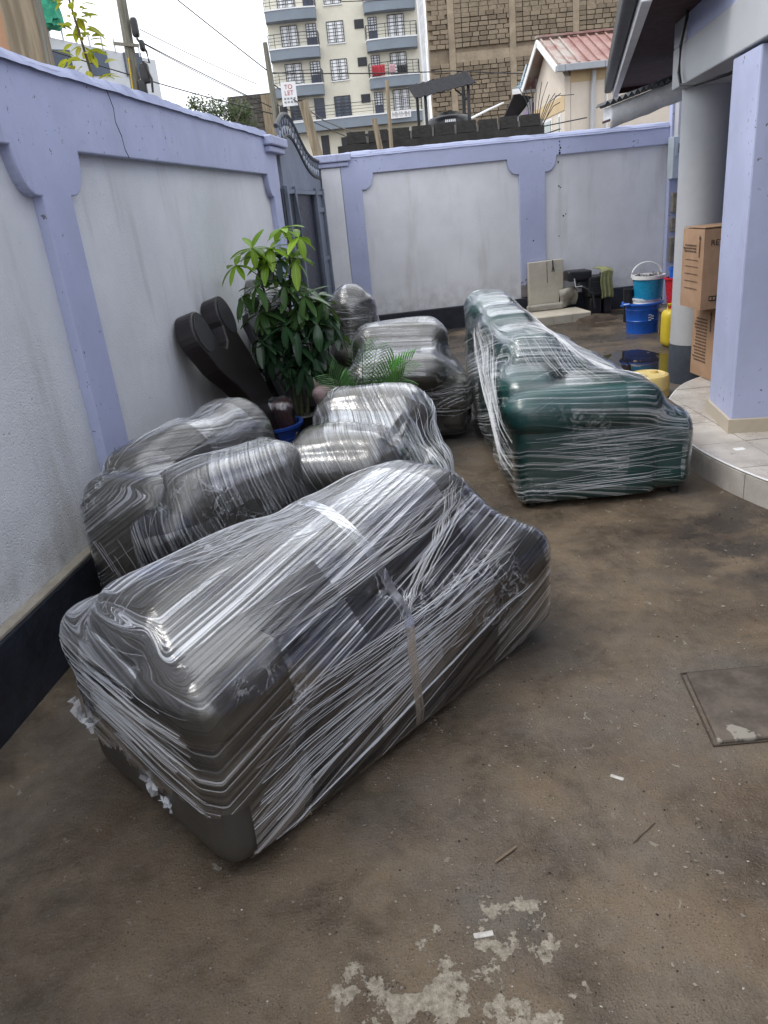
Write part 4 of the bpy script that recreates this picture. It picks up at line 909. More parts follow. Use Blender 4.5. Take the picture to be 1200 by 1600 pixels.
# ---- vegetation beyond the wall ----------------------------------------------------
def leaf_mesh(name, ln, wd, mat, droop=0.25, fold=0.12, n=5):
    b = B(); vs = []
    for i in range(n + 1):
        t = i / n; w = wd * math.sin(math.pi * min(1, t * 0.92 + 0.04)) ** 0.8; z = -droop * ln * t * t
        vs += [(t * ln, -w / 2, z + fold * w), (t * ln, 0, z), (t * ln, w / 2, z + fold * w)]
    b.add(vs, [f for i in range(n) for f in ((3 * i, 3 * i + 1, 3 * i + 4, 3 * i + 3), (3 * i + 1, 3 * i + 2, 3 * i + 5, 3 * i + 4))])
    me = b.mesh(name); me.polygons.foreach_set('use_smooth', [True] * len(me.polygons)); me.materials.append(mat); return me
def mat_leaf(name, c0, c1, rough=0.32, trans=0.25, obj=True):
    t = NT(name); c = t.coord('Object')
    r = t.rnd() if obj else t.noise(c, 3, 2)
    k = t.mix(r, c0, c1); y = t.sep(c)[1]
    vein = t.ramp(t.math('ABSOLUTE', y), 0.0, 0.004, 1, 0)
    k = t.mix(t.math('MULTIPLY', vein, 0.35), k, tuple(min(1, x * 2.2) for x in c1))
    p = t.pbr(k, rough, t.bump(t.noise(c, 30, 3), 0.15, 0.004), 0, 0.5)
    tr = t.n('ShaderNodeBsdfTranslucent'); t.put(tr.inputs[0], t.mix(0.5, k, (0.25, 0.4, 0.05)))
    m = t.n('ShaderNodeMixShader'); m.inputs[0].default_value = trans; t.put(m.inputs[1], p); t.put(m.inputs[2], tr.outputs[0]); return t.done(m.outputs[0])
def look(d, roll=0.0):
    d = Vector(d).normalized(); q = d.to_track_quat('X', 'Z'); return (q.to_matrix() @ Matrix.Rotation(roll, 3, 'X')).to_euler()
M_yleaf = mat_leaf('yellow_green_leaf', (0.26, 0.27, 0.02), (0.50, 0.44, 0.04), 0.5, 0.4)
yl = [leaf_mesh('sapling_leaf', 0.10, 0.046, M_yleaf, 0.2), leaf_mesh('sapling_leaf_long', 0.125, 0.05, M_yleaf, 0.35)]
sp = thing('sapling', 'yellow green sapling rising behind the left wall', 'sapling', (-1.95, 6.3, 0))
stem = [(-1.72, 6.3, 0), (-1.77, 6.3, 2.2), (-1.79, 6.3, 2.7), (-1.82, 6.3, 3.0), (-1.87, 6.3, 3.5)]
b = B(); b.tube(stem, [0.02, 0.014, 0.010, 0.008, 0.005], 6); rel(b.obj('stem', plain('sapling_bark', (0.10, 0.08, 0.05), 0.8), sp))
for i in range(130):
    q = RNG.random(); z = 2.35 + 0.55 * q if i < 62 else 2.9 + RNG.random() * 0.5
    sx = -1.77 - 0.05 * (z - 2.2); a = RNG.uniform(0, 2 * math.pi); rr = RNG.uniform(0.02, 0.17) * (1.0 if z < 2.8 else 0.45)
    d = Vector((math.cos(a), math.sin(a), RNG.uniform(-0.55, 0.6)))
    rel(inst('leaf', yl[i % 2], sp, (sx + rr * math.cos(a), 6.3 + rr * math.sin(a), z), look(d, RNG.uniform(-.6, .6)), (RNG.uniform(0.7, 1.15),) * 3))
tr = thing('tree', 'dark leafy tree showing over left wall beside weatherboarded house', 'tree', (-4.4, 30, 0))
b = B(); b.tube([(-4.2, 30, 0), (-4.2, 30, 4.2)], [0.14, 0.09], 8)
for i in range(8): a = i * 0.8; b.tube([(-4.2, 30, 3.6 + i * .08), (-4.2 + 1.0 * math.cos(a), 30 + .6 * math.sin(a), 4.6 + 0.1 * i)], [0.05, 0.015], 5)
rel(b.obj('trunk', M_pole, tr))
b = B(); R2 = random.Random(3)
cl = [(-5.15, 5.55, .28), (-4.9, 5.25, .33), (-4.55, 5.35, .35), (-4.15, 5.3, .36), (-3.8, 5.15, .34), (-3.5, 5.2, .3), (-4.4, 4.9, .5), (-3.8, 4.7, .5), (-4.9, 4.8, .4), (-3.4, 4.8, .3)]
for x, z, r in cl:
    for i in range(190):
        v = Vector((R2.gauss(0, 1), R2.gauss(0, 1), R2.gauss(0, 1))).normalized() * r * (R2.random() ** 0.4) * 1.15
        p = Vector((x, 30, z)) + v; d = Vector((R2.uniform(-1, 1), R2.uniform(-1, 1), R2.uniform(-1, .5))).normalized(); s_ = d.orthogonal().normalized()
        b.add([p, p + d * .06 + s_ * .028, p + d * .14, p + d * .06 - s_ * .028], [(0, 1, 2, 3)])
rel(b.obj('crown', mat_leaf('dark_tree_leaf', (0.03, 0.045, 0.02), (0.06, 0.085, 0.03), 0.5, 0.2, False), tr))
# ================================================================== WRAPPED FURNITURE
M_taupe = mat_leather('taupe_leather', (0.050, 0.046, 0.039))
M_taupe2 = mat_leather('warm_taupe_leather', (0.078, 0.071, 0.059))
M_charc = mat_leather('charcoal_leather', (0.020, 0.020, 0.023))
M_green = mat_leather('bottle_green_leather', (0.008, 0.070, 0.064), 0.34)

def smoothstep(x, a, b):
    t = np.clip((x - a) / (b - a), 0, 1); return t * t * (3 - 2 * t)
def film(parent, parts, mat, voxel=0.02, pull=0.45, mode='h', seed=0, wrinkle=0.004, cut=None, smooth=4, name='stretch_film', gap=0.006, slant=0.0):
    """Stretch film pulled round the parts: their convex hull, sagging towards what it covers, with pulled ridges."""
    vs = [v for p in parts for v in p.v]
    bm = bmesh.new()
    for v in vs: bm.verts.new(v)
    bmesh.ops.convex_hull(bm, input=bm.verts[:])
    loose = [v for v in bm.verts if not v.link_faces]
    bmesh.ops.delete(bm, geom=loose, context='VERTS')
    me0 = bpy.data.meshes.new('hull'); bm.to_mesh(me0); bm.free()
    o0 = bpy.data.objects.new('hull', me0); COL.objects.link(o0)
    rm = o0.modifiers.new('r', 'REMESH'); rm.mode = 'VOXEL'; rm.voxel_size = voxel
    dg = bpy.context.evaluated_depsgraph_get(); dg.update()
    me = bpy.data.meshes.new_from_object(o0.evaluated_get(dg)); bpy.data.objects.remove(o0); bpy.data.meshes.remove(me0)
    me.name = name
    trees = [BVHTree.FromPolygons([Vector(v) for v in p.v], p.f) for p in parts]
    n = len(me.vertices); co = np.empty(n * 3); me.vertices.foreach_get('co', co); co = co.reshape(n, 3)
    ed = np.empty(len(me.edges) * 2, dtype=np.int64); me.edges.foreach_get('vertices', ed); ed = ed.reshape(-1, 2)
    deg = np.zeros(n); np.add.at(deg, ed[:, 0], 1); np.add.at(deg, ed[:, 1], 1)
    def lap(x, k, lam=0.6):
        for _ in range(k):
            a = np.zeros_like(x); np.add.at(a, ed[:, 0], x[ed[:, 1]]); np.add.at(a, ed[:, 1], x[ed[:, 0]])
            x = x + lam * (a / deg[:, None] - x)
        return x
    zmin = co[:, 2].min()
    disp = np.zeros_like(co)
    for i in range(n):
        v = Vector(co[i]); best = None
        for t in trees:
            r = t.find_nearest(v)
            if r[0] is not None and (best is None or r[3] < best[1]): best = (r[0], r[3])
        disp[i] = np.array(best[0] - v) * pull
    disp = lap(disp, smooth)
    co = lap(co, max(1, smooth - 3), 0.5) + disp
    for i in range(n):     # never let the film dip inside what it wraps
        v = Vector(co[i]); 
        for t in trees:
            loc, nr, ix, ds = t.find_nearest(v)
            if loc is not None and ((v - loc).dot(nr) < 0 or ds < gap):
                v = loc + nr * gap
        co[i] = v
    co = lap(co, 1, 0.4)
    me.vertices.foreach_set('co', co.ravel()); me.update()
    nm = np.empty(n * 3); me.vertices.foreach_get('normal', nm); nm = nm.reshape(n, 3); nm = lap(nm, 6); nm /= np.linalg.norm(nm, axis=1)[:, None] + 1e-9
    nx, nz = np.abs(nm[:, 0]), np.clip(nm[:, 2], 0, 1)
    if mode == 'h':
        wx = smoothstep(nx, 0.35, 0.8) * (1 - smoothstep(nz, 0.6, 0.9)); u = co[:, 0] * (1 - wx) + co[:, 1] * wx
        v_ = co[:, 2] + co[:, 1] * (1 - 0.85 * wx)
    elif mode == 'd':       # wound front to back over the top
        u = co[:, 1] + co[:, 2] * 0.5; v_ = co[:, 0] + 0.35 * co[:, 2]
    else:
        u = co[:, 2] + 0.3 * co[:, 1]; v_ = co[:, 0] - 0.9 * co[:, 1]
    v2 = v_ + slant * u
    amp = np.empty(n)
    for i in range(n):
        a = noise.noise(Vector((u[i] * 0.5 + seed, v2[i] * 30, seed * 1.7))); b_ = noise.noise(Vector((u[i] * 0.7 + seed, v2[i] * 10, 5 + seed)))
        c_ = noise.noise(Vector(co[i]) * 5 + Vector((seed, 0, 0)))
        amp[i] = ((1 - abs(a)) ** 3 * 0.5 + b_ * 0.3 + c_ * 0.3 + 0.3)
    co = co + nm * (np.clip(amp, 0, 3) * wrinkle)[:, None]
    me.vertices.foreach_set('co', co.ravel()); me.update()
    uvl = me.uv_layers.new(name='wrap'); li = np.empty(len(me.loops), dtype=np.int64); me.loops.foreach_get('vertex_index', li)
    uvl.data.foreach_set('uv', np.stack([u[li], v_[li]], 1).ravel())
    if cut:
        bm = bmesh.new(); bm.from_mesh(me); bmesh.ops.delete(bm, geom=[f for f in bm.faces if cut(f.calc_center_median())], context='FACES'); bm.to_mesh(me); bm.free()
    me.polygons.foreach_set('use_smooth', [True] * len(me.polygons))
    me.materials.clear(); me.materials.append(mat)
    o = bpy.data.objects.new(name, me); COL.objects.link(o); o.parent = parent
    return o
M_strand = None
def strand_mat():
    t = NT('film_fold'); 
    p = t.pbr((0.80, 0.82, 0.85), 0.22, None, 0, 0.6); tr = t.n('ShaderNodeBsdfTransparent')
    m = t.n('ShaderNodeMixShader'); m.inputs[0].default_value = 0.5; t.put(m.inputs[1], tr.outputs[0]); t.put(m.inputs[2], p); return t.done(m.outputs[0])
M_strand = strand_mat()
def strands(parent, fo, sets, seed=0, name='film_folds'):
    """Pulled folds lying on the film: thin raised pleats from p to q, snapped to the film surface."""
    r = random.Random(seed); me = fo.data
    bv = BVHTree.FromPolygons([v.co.copy() for v in me.vertices], [tuple(p.vertices) for p in me.polygons])
    b = B()
    for (p0, p1), (q0, q1), cnt, wmax in sets:
        for k in range(cnt):
            s = r.random(); s2 = min(1, max(0, s + r.gauss(0, 0.08)))
            p = Vector(p0).lerp(Vector(p1), s); q = Vector(q0).lerp(Vector(q1), s2)
            a, c = sorted((r.random() * 0.6, r.random() * 0.6 + 0.4)); 
            if c - a < 0.15: continue
            ln = (q - p).length * (c - a); m = max(4, int(ln / 0.03)); w = 0.0006 + (wmax * 0.46 - 0.0006) * r.random() ** 2.6; vs = []
            for i in range(m + 1):
                t = a + (c - a) * i / m; x = p.lerp(q, t) + noise.noise_vector(Vector((t * 1.2, k * 3.1, seed))) * 0.006
                loc, nr, ix, ds = bv.find_nearest(x)
                if loc is None: continue
                d = (q - p).normalized(); sd = d.cross(nr); 
                if sd.length < 1e-6: sd = Vector((0, 0, 1))
                sd = sd.normalized() * w * (math.sin(math.pi * (i + 0.4) / (m + 0.8)) ** 0.5)
                if nr.dot(loc - x) > 0 and False: nr = -nr
                vs += [loc + sd + nr * 0.001, loc + nr * (0.0015 + w * 0.9), loc - sd + nr * 0.001]
            mm = len(vs) // 3
            b.add(vs, [f for i in range(mm - 1) for f in ((3 * i, 3 * i + 1, 3 * i + 4, 3 * i + 3), (3 * i + 1, 3 * i + 2, 3 * i + 5, 3 * i + 4))])
    o = b.obj(name, M_strand, parent, True); o['kind'] = 'stuff'; return o
def band(parent, fo, path, w, mat, name='film_band'):
    me = fo.data; bv = BVHTree.FromPolygons([v.co.copy() for v in me.vertices], [tuple(p.vertices) for p in me.polygons]); vs = []; b = B()
    pts = []
    for p, q in zip(path[:-1], path[1:]):
        for i in range(14): pts.append(Vector(p).lerp(Vector(q), i / 14))
    pts.append(Vector(path[-1])); dirs = [(pts[min(i + 1, len(pts) - 1)] - pts[max(0, i - 1)]).normalized() for i in range(len(pts))]
    for p, d in zip(pts, dirs):
        loc, nr, ix, ds = bv.find_nearest(p); sd = d.cross(nr).normalized() * (w / 2)
        vs += [loc + sd + nr * 0.003, loc + nr * 0.004, loc - sd + nr * 0.003]
    b.add(vs, [f for i in range(len(pts) - 1) for f in ((3 * i, 3 * i + 1, 3 * i + 4, 3 * i + 3), (3 * i + 1, 3 * i + 2, 3 * i + 5, 3 * i + 4))])
    o = b.obj(name, mat, parent, True)
    uvl = o.data.uv_layers.new(name='wrap')
    for l in o.data.loops:
        c = o.data.vertices[l.vertex_index].co; uvl.data[l.index].uv = (c.z + c.y, c.x)
    return o
def part(b, name, mat, parent, label=None):
    o = b.obj(name, mat, parent, True)
    if label: o['label'] = label
    return o

# ---- the loveseat in the foreground ---------------------------------------------
FSZ = thing('wrapped_sofa', 'film wrapped grey loveseat nearest the camera, set askew on the bare yard', 'sofa', (-0.466, 1.462, 0), math.atan2(0.703, 0.711), 'wrapped sofas and armchairs')
P_ = {}
P_['base'] = B().rbox(0.0, 1.46, 0.01, 0.80, 0.015, 0.36, 0.05, 10, 0.006, 0.004, 1)
P_['armrest'] = B().rbox(-0.02, 0.27, 0.0, 0.74, 0.03, 0.50, 0.06, 12, 0.012, 0.006, 2)
P_['arm_pad'] = B().rbox(-0.035, 0.31, 0.0, 0.76, 0.38, 0.595, 0.085, 12, 0.012, 0.010, 3)
P_['armrest.r'] = B().rbox(1.20, 1.53, -0.015, 0.78, 0.04, 0.445, 0.085, 12, 0.010, 0.006, 4)
P_['seat_cushion'] = B().rbox(0.28, 1.21, 0.015, 0.60, 0.30, 0.435, 0.06, 12, 0.012, 0.006, 5)
P_['backrest'] = B().rbox(0.02, 1.40, 0.40, 0.82, 0.06, 0.44, 0.12, 12, 0.0, 0.006, 6)
P_['back_cushion'] = B().rbox(-0.005, 0.70, 0.20, 0.64, 0.38, 0.685, 0.13, 14, 0.02, 0.012, 7)
P_['back_cushion.r'] = B().rbox(0.69, 1.36, 0.18, 0.62, 0.38, 0.69, 0.12, 14, 0.02, 0.012, 8)
mts = {'base': M_charc, 'armrest': M_taupe, 'arm_pad': M_taupe2, 'seat_cushion': M_charc, 'backrest': M_taupe, 'back_cushion': M_taupe2}
for k_, b in P_.items(): part(b, k_.split('.')[0], mts[k_.split('.')[0]], FSZ)
def cut_front(c):
    if c.z < 0.03: return True
    rag = 0.10 + 0.07 * (0.8 - c.y) + 0.05 * noise.noise(Vector((c.y * 9, 2, 0))) + 0.02 * noise.noise(Vector((c.y * 35, 7, 0)))
    return c.x < 0.05 and c.z < rag + 0.07
f1 = film(FSZ, list(P_.values()), mat_film('stretch_film_loveseat', 1.3, (-0.33, -0.06), 0.95, refl=5.0, haze=0.004), 0.0125, 0.42, 'h', 1.0, 0.004, cut_front, 5, slant=-0.3)
strands(FSZ, f1, [
    (((0.02, -0.01, 0.10), (0.10, -0.01, 0.46)), ((0.9, -0.01, 0.28), (1.5, 0.05, 0.46)), 80, 0.0032),
    (((0.10, -0.02, 0.04), (0.35, -0.02, 0.08)), ((1.0, -0.02, 0.22), (1.52, -0.02, 0.34)), 60, 0.0028),
    (((0.02, 0.30, 0.62), (0.02, 0.70, 0.62)), ((1.38, 0.28, 0.68), (1.38, 0.62, 0.70)), 120, 0.0036),
    (((0.12, 0.05, 0.55), (0.15, 0.30, 0.62)), ((1.38, 0.20, 0.60), (1.36, 0.32, 0.70)), 60, 0.0030),
    (((0.75, 0.05, 0.42), (0.55, 0.02, 0.36)), ((1.30, 0.20, 0.62), (1.38, 0.34, 0.70)), 34, 0.0026),
    (((-0.03, 0.75, 0.30), (-0.03, 0.75, 0.55)), ((-0.03, 0.02, 0.22), (-0.03, 0.02, 0.50)), 44, 0.0022),
], 11)
M_band = mat_film('film_band', 9.1, (0.1, -0.3), 0.3, across=110, haze=0.02, refl=2.0)
band(FSZ, f1, [(0.78, 0.62, 0.72), (0.76, 0.40, 0.72), (0.72, 0.05, 0.50), (0.70, -0.02, 0.36), (0.72, -0.02, 0.05)], 0.038, M_band)
# torn rag of film hanging at the end
def rag(parent, pts, mat, seed, name='film_tatter'):
    b = B(); r = random.Random(seed)
    for p, s in pts:
        vs = []; m = 6
        for i in range(m):
            for j in range(m):
                q = Vector(p) + Vector((-0.012 + r.uniform(-0.012, 0.004), (i / (m - 1) - .5) * s, (j / (m - 1) - .5) * s * 0.8)) + noise.noise_vector(Vector((i * 1.3, j * 1.7, seed))) * s * 0.35
                vs.append(q)
        b.add(vs, [(i * m + j, (i + 1) * m + j, (i + 1) * m + j + 1, i * m + j + 1) for i in range(m - 1) for j in range(m - 1)])
    return b.obj(name, mat, parent, True)
for i_, t_ in enumerate([((-0.02, 0.74, 0.24), 0.08), ((-0.02, 0.34, 0.17), 0.07), ((-0.02, 0.27, 0.14), 0.05), ((-0.02, 0.68, 0.21), 0.05)]): rag(FSZ, [t_], M_strand, 4 + i_)

# ---- big green sofa -----------------------------------------------------------
GS = thing('wrapped_sofa', 'long film wrapped bottle green sofa standing beside the tiled porch', 'sofa', (0.757, 3.747, 0), rad(-1.5), 'wrapped sofas and armchairs')
Q_ = []
def gp_(name, mat, *a, **k): b = B().rbox(*a, **k); Q_.append(b); return part(b, name, mat, GS)
gp_('base', M_green, 0.0, 0.70, 0.03, 2.0, 0.022, 0.44, 0.05, n=10, puff=0.005, lump=0.004)
gp_('footrest', M_green, 0.66, 0.93, 0.0, 1.95, 0.022, 0.46, 0.10, n=12, lump=0.004)
gp_('armrest', M_green, -0.02, 0.73, -0.01, 0.30, 0.022, 0.46, 0.06, n=12, puff=0.006, lump=0.004)
gp_('arm_pad', M_green, -0.055, 0.745, -0.03, 0.34, 0.40, 0.625, 0.09, n=14, puff=0.015, lump=0.012)
gp_('armrest', M_green, 0.0, 0.73, 1.76, 2.05, 0.05, 0.58, 0.10, n=12, lump=0.006)
gp_('seat_cushion', M_green, 0.20, 0.78, 0.32, 1.75, 0.36, 0.50, 0.07, n=12, puff=0.02)
gp_('backrest', M_green, -0.07, 0.24, 0.12, 2.05, 0.05, 0.70, 0.10, n=12, lump=0.008)
gp_('back_cushion', M_green, 0.0, 0.32, 0.40, 0.93, 0.46, 0.85, 0.11, n=14, puff=0.01, lump=0.014)
gp_('back_cushion', M_green, -0.04, 0.28, 0.92, 1.46, 0.46, 0.91, 0.11, n=14, puff=0.01, lump=0.014)
gp_('back_cushion', M_green, -0.05, 0.27, 1.45, 2.05, 0.46, 0.95, 0.11, n=14, puff=0.01, lump=0.014)
for x, y in ((0.06, 0.08), (0.84, 0.08), (0.06, 1.9), (0.84, 1.9)): part(B().lathe([(0.03, 0.0), (0.03, 0.03)], (x, y, 0), 10), 'foot', M_rubber, GS)
f2 = film(GS, Q_, mat_film('stretch_film_green_sofa', 4.2, (0.12, -0.8), 0.7, tint=(0.80, 0.86, 0.88), refl=2.8, haze=0.004, crinkle=0.8), 0.017, 0.55, 'h', 3.0, 0.004, lambda c: c.z < 0.035, 5)
strands(GS, f2, [
    (((0.02, -0.03, 0.08), (0.02, -0.03, 0.42)), ((0.92, -0.02, 0.12), (0.92, -0.02, 0.42)), 69, 0.0035),
    (((-0.07, 0.05, 0.10), (-0.07, 0.05, 0.45)), ((-0.10, 1.6, 0.75), (-0.05, 0.9, 0.92)), 69, 0.005),
    (((0.10, 0.10, 0.62), (0.70, 0.05, 0.60)), ((0.05, 0.6, 0.86), (0.25, 0.9, 0.86)), 66, 0.004),
    (((0.20, 0.9, 0.80), (0.25, 1.5, 0.85)), ((0.75, 0.1, 0.58), (0.93, 0.5, 0.44)), 90, 0.006),
    (((0.25, 1.2, 0.90), (0.20, 1.9, 0.93)), ((0.93, 0.8, 0.44), (0.93, 1.7, 0.44)), 45, 0.006),
], 5)

# ---- two armchairs against the left wall -----------------------------------------
def generic(label, loc, rz, mats, specs, fm, vox=0.02, pull=0.35, mode='h', seed=0, wr=0.005, feet=True, sl=0.0):
    t = thing('wrapped_armchair', label, 'armchair', loc, rz, 'wrapped sofas and armchairs'); ps = []
    for nm_, m_, a, kw in specs:
        b = B().rbox(*a, **kw); ps.append(b); part(b, nm_, mats[m_], t)
    f = film(t, ps, fm, vox, pull, mode, seed, wr, lambda c: c.z < 0.04, 5, slant=sl)
    return t, f
M_t3 = mat_leather('grey_olive_leather', (0.095, 0.088, 0.072)); M_t4 = mat_leather('pale_grey_olive_leather', (0.135, 0.126, 0.105))
MT = {'t': M_t3, 'w': M_t4, 'c': M_charc}
A_, fA = generic('film wrapped grey armchair pushed hard against the left wall', (-1.08, 2.80, 0), rad(72), MT, [
    ('base', 't', (0.02, 0.98, -0.26, 0.12, 0.03, 0.42, 0.07), dict(n=12, lump=0.006)),
    ('backrest', 'w', (0.10, 0.74, -0.13, 0.12, 0.20, 0.765, 0.09), dict(n=14, puff=0.015, lump=0.012)),
    ('armrest', 't', (-0.06, 0.16, -0.28, 0.14, 0.05, 0.70, 0.11), dict(n=14, puff=0.012, lump=0.010)),
    ('armrest', 'w', (0.72, 1.08, -0.27, 0.12, 0.05, 0.775, 0.15), dict(n=14, puff=0.02, lump=0.010)),
], mat_film('stretch_film_armchair_a', 7.7, (0.5, -0.5), 0.5, across=120.0, refl=3.6, haze=0.004, crinkle=1.3), 0.014, 0.7, 'h', 7.0, 0.004)
strands(A_, fA, [(((-0.06, -0.3, 0.45), (-0.05, 0.12, 0.6)), ((0.1, -0.33, 0.1), (0.0, -0.1, 0.1)), 18, 0.003), (((0.0, -0.1, 0.70), (0.0, 0.1, 0.7)), ((0.95, -0.3, 0.70), (0.95, 0.1, 0.7)), 37, 0.004)], 21)
B_, fB = generic('film wrapped taupe armchair squeezed behind the foreground loveseat', (-0.79, 2.59, 0), rad(46), MT, [
    ('base', 't', (0.0, 0.86, -0.03, 0.36, 0.03, 0.45, 0.09), dict(n=12, lump=0.006)),
    ('backrest', 'w', (0.04, 0.74, 0.0, 0.33, 0.20, 0.69, 0.10), dict(n=14, puff=0.025, lump=0.014, taper=0.02)),
    ('armrest', 'c', (-0.05, 0.10, -0.04, 0.32, 0.05, 0.60, 0.07), dict(n=12, puff=0.012, lump=0.010)),
    ('armrest', 't', (0.66, 0.92, -0.02, 0.38, 0.05, 0.44, 0.10), dict(n=12, lump=0.008)),
], mat_film('stretch_film_armchair_b', 11.2, (0.35, -0.7), 0.5, across=120.0, refl=3.6, haze=0.004, crinkle=1.4), 0.014, 0.6, 'v', 2.0, 0.004)
strands(B_, fB, [(((0.35, 0.1, 0.72), (0.72, 0.1, 0.72)), ((0.5, -0.04, 0.3), (0.95, -0.03, 0.25)), 55, 0.0035), (((-0.03, 0.1, 0.62), (0.1, 0.2, 0.72)), ((0.1, -0.04, 0.1), (0.3, -0.04, 0.15)), 24, 0.003), (((0.0, 0.1, 0.72), (0.0, 0.3, 0.72)), ((0.7, 0.1, 0.72), (0.7, 0.3, 0.72)), 27, 0.003)], 22)

# ---- armchairs facing the camera ------------------------------------------------
def chair_specs(w, d=0.85, padz=0.62, ridge=0.77):
    return [
    ('base', 'c', (0.02, w - 0.02, 0.02, d - 0.05, 0.04, 0.42, 0.06), dict(n=12, lump=0.006)),
    ('seat_cushion', 'w', (0.05, w - 0.17, -0.14, 0.26, 0.43, padz, 0.115), dict(n=14, puff=0.03, lump=0.012)),
    ('armrest', 't', (-0.02, 0.20, 0.0, d - 0.1, 0.05, 0.44, 0.10), dict(n=12, puff=0.01, lump=0.008)),
    ('armrest', 't', (w - 0.25, w, 0.0, d - 0.1, 0.05, 0.49, 0.11), dict(n=12, puff=0.01, lump=0.008)),
    ('arm_roll', 't', (w - 0.26, w + 0.005, -0.035, 0.10, 0.22, 0.475, 0.12), dict(n=12, puff=0.01)),
    ('backrest', 'w', (0.06, w - 0.10, 0.42, d, 0.30, ridge, 0.13), dict(n=14, puff=0.02, lump=0.015)),
    ]
D_, fD = generic('film wrapped grey armchair standing alone behind the palm, toward the back wall', (-0.18, 5.12, 0), rad(-2), MT, chair_specs(0.86, 0.9), mat_film('stretch_film_armchair_d', 15.5, (0.1, -0.35), 0.85, haze=0.004), 0.018, 0.8, 'h', 9.0, 0.004)
strands(D_, fD, [(((0.0, -0.04, 0.20), (0.0, -0.04, 0.48)), ((0.98, -0.04, 0.2), (0.98, -0.04, 0.45)), 42, 0.004), (((0.2, 0.4, 0.75), (0.8, 0.4, 0.75)), ((0.1, 0.9, 0.7), (0.95, 0.9, 0.6)), 37, 0.006)], 31)
C_, fC = generic('film wrapped grey armchair with plump seat directly behind the loveseat', (-0.47, 3.24, 0), rad(-12), MT, chair_specs(0.74, 0.74, 0.675, 0.745), mat_film('stretch_film_armchair_c', 19.1, (0.25, -0.5), 0.5, across=120.0, refl=3.6, haze=0.004, tint=(0.76, 0.82, 0.85), crinkle=1.2), 0.014, 0.93, 'd', 4.0, 0.004)
strands(C_, fC, [(((0.1, 0.75, 0.72), (0.8, 0.75, 0.70)), ((0.15, 0.45, 0.76), (0.88, 0.3, 0.5)), 55, 0.006), (((0.0, -0.04, 0.25), (0.0, -0.04, 0.42)), ((0.88, -0.04, 0.25), (0.88, -0.04, 0.42)), 37, 0.0035), (((0.55, 0.4, 0.70), (0.7, 0.7, 0.7)), ((0.9, 0.0, 0.25), (0.9, 0.5, 0.2)), 37, 0.005)], 32)
E_, fE = generic('film wrapped armchair with ball shaped headrest, half hidden behind the potted plant', (-0.36, 6.0, 0), rad(4), MT, [
    ('base', 'w', (0.0, 0.58, 0.02, 0.75, 0.04, 0.52, 0.14), dict(n=12, puff=0.02, lump=0.006)),
    ('seat_cushion', 'w', (0.10, 0.57, -0.02, 0.5, 0.40, 0.62, 0.11), dict(n=12, puff=0.02)),
    ('headrest', 't', (0.10, 0.46, 0.05, 0.42, 0.56, 1.02, 0.17), dict(n=12, puff=0.02, lump=0.01)),
], mat_film('stretch_film_armchair_e', 23.3, (0.5, -0.2), 0.5, across=120.0, refl=3.6, haze=0.004), 0.02, 0.5, 'h', 12.0, 0.006)
strands(E_, fE, [(((0.1, 0.0, 0.6), (0.1, 0.1, 1.0)), ((0.46, 0.0, 0.6), (0.48, 0.1, 0.95)), 37, 0.005)], 33)
F_, fF = generic('film wrapped dark chair back, tallest of the wrapped pieces, behind the plant near the wall', (-1.02, 5.85, 0), rad(10), MT, [
    ('base', 'c', (0.0, 0.50, 0.0, 0.5, 0.02, 0.5, 0.08), dict(n=10)),
    ('backrest', 't', (0.02, 0.48, 0.1, 0.45, 0.40, 1.14, 0.18), dict(n=12, puff=0.02, lump=0.012)),
], mat_film('stretch_film_armchair_f', 27.9, (1.2, -0.9), 0.5, across=120.0, refl=3.6, haze=0.004), 0.022, 0.3, 'v', 14.0, 0.006)
strands(F_, fF, [(((0.0, 0.0, 1.1), (0.2, 0.0, 1.1)), ((0.0, -0.02, 0.3), (0.3, -0.02, 0.4)), 27, 0.006)], 34)

# ---- leaning dark panels -----------------------------------------------------------
M_dkboard = mat_leather('dark_brown_panel_leather', (0.012, 0.008, 0.009), 0.3)
def leaning(so, lean, off):
    """Frame leaning on the left wall: a along wall, w out of the panel face, b up the panel."""
    o = Vector(LO) + LD * so + LN * off; upv = (Vector((0, 0, 1)) * math.cos(lean) - LN * math.sin(lean)); nv = (LN * math.cos(lean) + Vector((0, 0, 1)) * math.sin(lean))
    return lambda a, w, b: o + LD * a + nv * w + upv * b
FP = leaning(2.34, rad(16), 0.39)
def circ(cx, cy, r, a0, a1, n=14): return [(cx + r * math.cos(rad(a0 + (a1 - a0) * i / n)), cy + r * math.sin(rad(a0 + (a1 - a0) * i / n))) for i in range(n + 1)]
out = [(0.46, 0.0)] + [(0.46, 0.16), (0.45, 0.32), (0.42, 0.46), (0.36, 0.58), (0.27, 0.68), (0.18, 0.75), (0.10, 0.82), (0.05, 0.90)] + circ(0.12, 1.04, 0.14, 225, 0, 18) \
    + [(0.30, 0.93), (0.38, 0.90), (0.46, 0.94)] + circ(0.63, 1.07, 0.14, 195, -60, 18) + [(0.76, 0.80), (0.80, 0.6), (0.86, 0.3), (0.88, 0.0)]
hp = thing('headboard', 'dark brown upholstered panel with two round ears leaning on left wall', 'headboard', FP(0.4, 0, 0))
b = B(); b.prism(out, FP, -0.115, 0.0); o = rel(b.obj('panel', M_dkboard, hp, bevel=0.010))
for cx, cz in ((0.12, 1.04), (0.63, 1.07)):
    b = B(); b.prism(circ(cx, cz, 0.115, 0, 342, 19), FP, 0.0005, 0.004); rel(b.obj('ear_disc', M_charc, hp, bevel=0.005))
FQ = leaning(3.35, rad(20), 0.46)
dp = thing('bed_board', 'dark flat board leaning on the wall beside the eared panel', 'panel', FQ(0.3, 0, 0))
